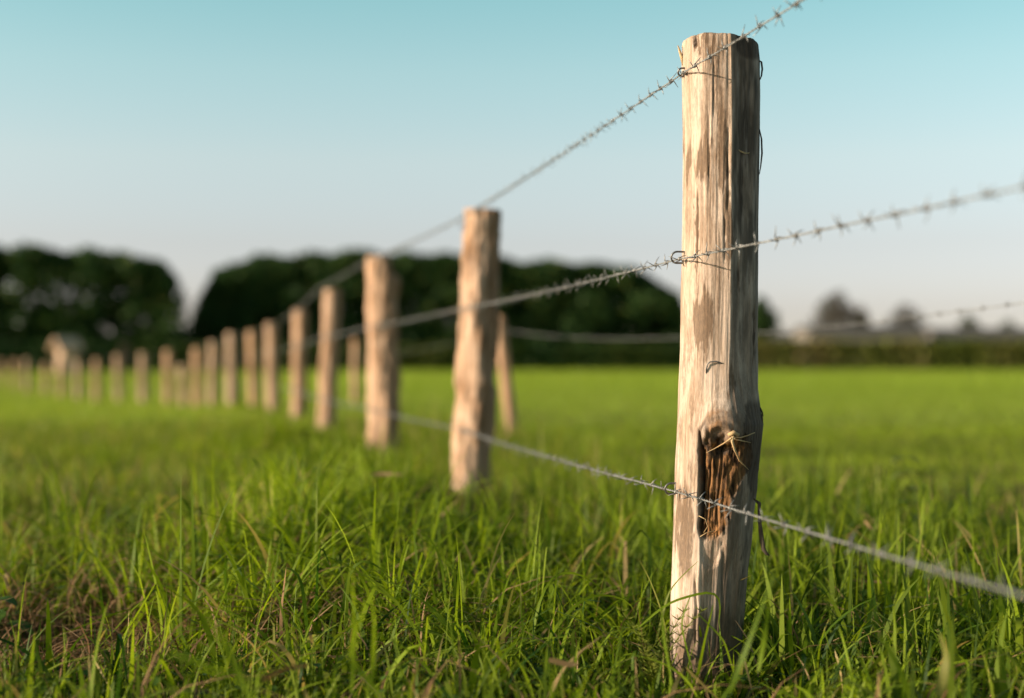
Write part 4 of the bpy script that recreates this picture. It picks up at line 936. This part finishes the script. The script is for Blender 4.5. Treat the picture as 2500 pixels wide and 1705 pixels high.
def bm_obj(name, b, mat, parent):
    me = bpy.data.meshes.new(name); bmesh.ops.recalc_face_normals(b, faces=b.faces); b.to_mesh(me); b.free(); me.materials.append(mat)
    o = bpy.data.objects.new(name, me); COL.objects.link(o); o.parent = parent; return o
def building(name, x0, x1, d, eave_py, ridge_py, deep, label, cat, wall, roof, nwin, door=None, gable_front=False):
    xa, xb = (x0-1250)/F*d, (x1-1250)/F*d; he = CAM_H+(HORIZON-eave_py)/F*d; hr = CAM_H+(HORIZON-ridge_py)/F*d; W = (xb-xa)/2
    root = empty(name, ((xa+xb)/2, d, 0), label, cat)
    b = bmesh.new()
    if gable_front: pr = [(-W, 0), (W, 0), (W, he), (0, hr), (-W, he)]; f0 = [b.verts.new((u, 0, v)) for u, v in pr]; f1 = [b.verts.new((u, deep, v)) for u, v in pr]
    else: pr = [(0, 0), (deep, 0), (deep, he), (deep/2, hr), (0, he)]; f0 = [b.verts.new((-W, u, v)) for u, v in pr]; f1 = [b.verts.new((W, u, v)) for u, v in pr]
    b.faces.new(f0); b.faces.new(f1[::-1])
    for q in range(5): b.faces.new((f0[q], f1[q], f1[(q+1) % 5], f0[(q+1) % 5]))
    bm_obj('wall', b, wall, root)
    b = bmesh.new(); ov = .25; tk = .12
    for s in (0, 1):
        if gable_front: q4 = [((-W-ov) if s else (W+ov), he-ov*(hr-he)/W), (0, hr)]; pts = [[(u, y_, v+dz) for u, v in q4] for y_ in (-ov, deep+ov) for dz in (.02, .02+tk)]
        else: q4 = [((-ov) if s else (deep+ov), he-ov*(hr-he)/(deep/2)), (deep/2, hr)]; pts = [[(x_, u, v+dz) for u, v in q4] for x_ in (-W-ov, W+ov) for dz in (.02, .02+tk)]
        vs = [b.verts.new(v) for row in pts for v in row]
        for f in ((0, 1, 3, 2), (4, 6, 7, 5), (0, 4, 5, 1), (2, 3, 7, 6), (0, 2, 6, 4), (1, 5, 7, 3)): b.faces.new([vs[q] for q in f])
    bm_obj('roof', b, roof, root)
    for q in range(nwin):
        u = -W+(q+.5)*2*W/nwin; ww = min(.6, W/nwin*.5); b = bmesh.new(); box(b, u-ww, u+ww, -.04, .02, he*.40, he*.72); bm_obj('window', b, M_dark, root)
    if door: b = bmesh.new(); box(b, door[0], door[1], -.05, .02, 0.02, door[2]); bm_obj('door', b, M_dark, root)
    return root
building('barn', 1975, 2260, 160, 812, 796, 9, 'long low grey barn behind the hedge below the two brown trees', 'barn', M_wall1, M_roof1, 7, (1.0, 3.6, 2.6))
building('barn', 2290, 2640, 165, 822, 802, 9, 'long low grey barn at the right edge behind the hedge', 'barn', M_wall1, M_roof1, 8, (-6, -3.5, 2.6))
building('barn', 1770, 1965, 170, 828, 813, 8, 'smallest low barn, seen just right of the near post above the hedge', 'barn', M_wall1, M_roof1, 5, (0, 2.4, 2.4))
building('shed', 128, 162, 62, 846, 832, .6, 'small pale shed catching the sun under the left trees', 'shed', M_wall2, M_wall2, 0, None, True).rotation_euler = (0, 0, R(-48))
building('house', 468, 540, 120, 824, 788, 6, 'pinkish house in the gap between the two tree masses', 'house', M_wall3, M_roof2, 2, (.6, 1.5, 2.0))
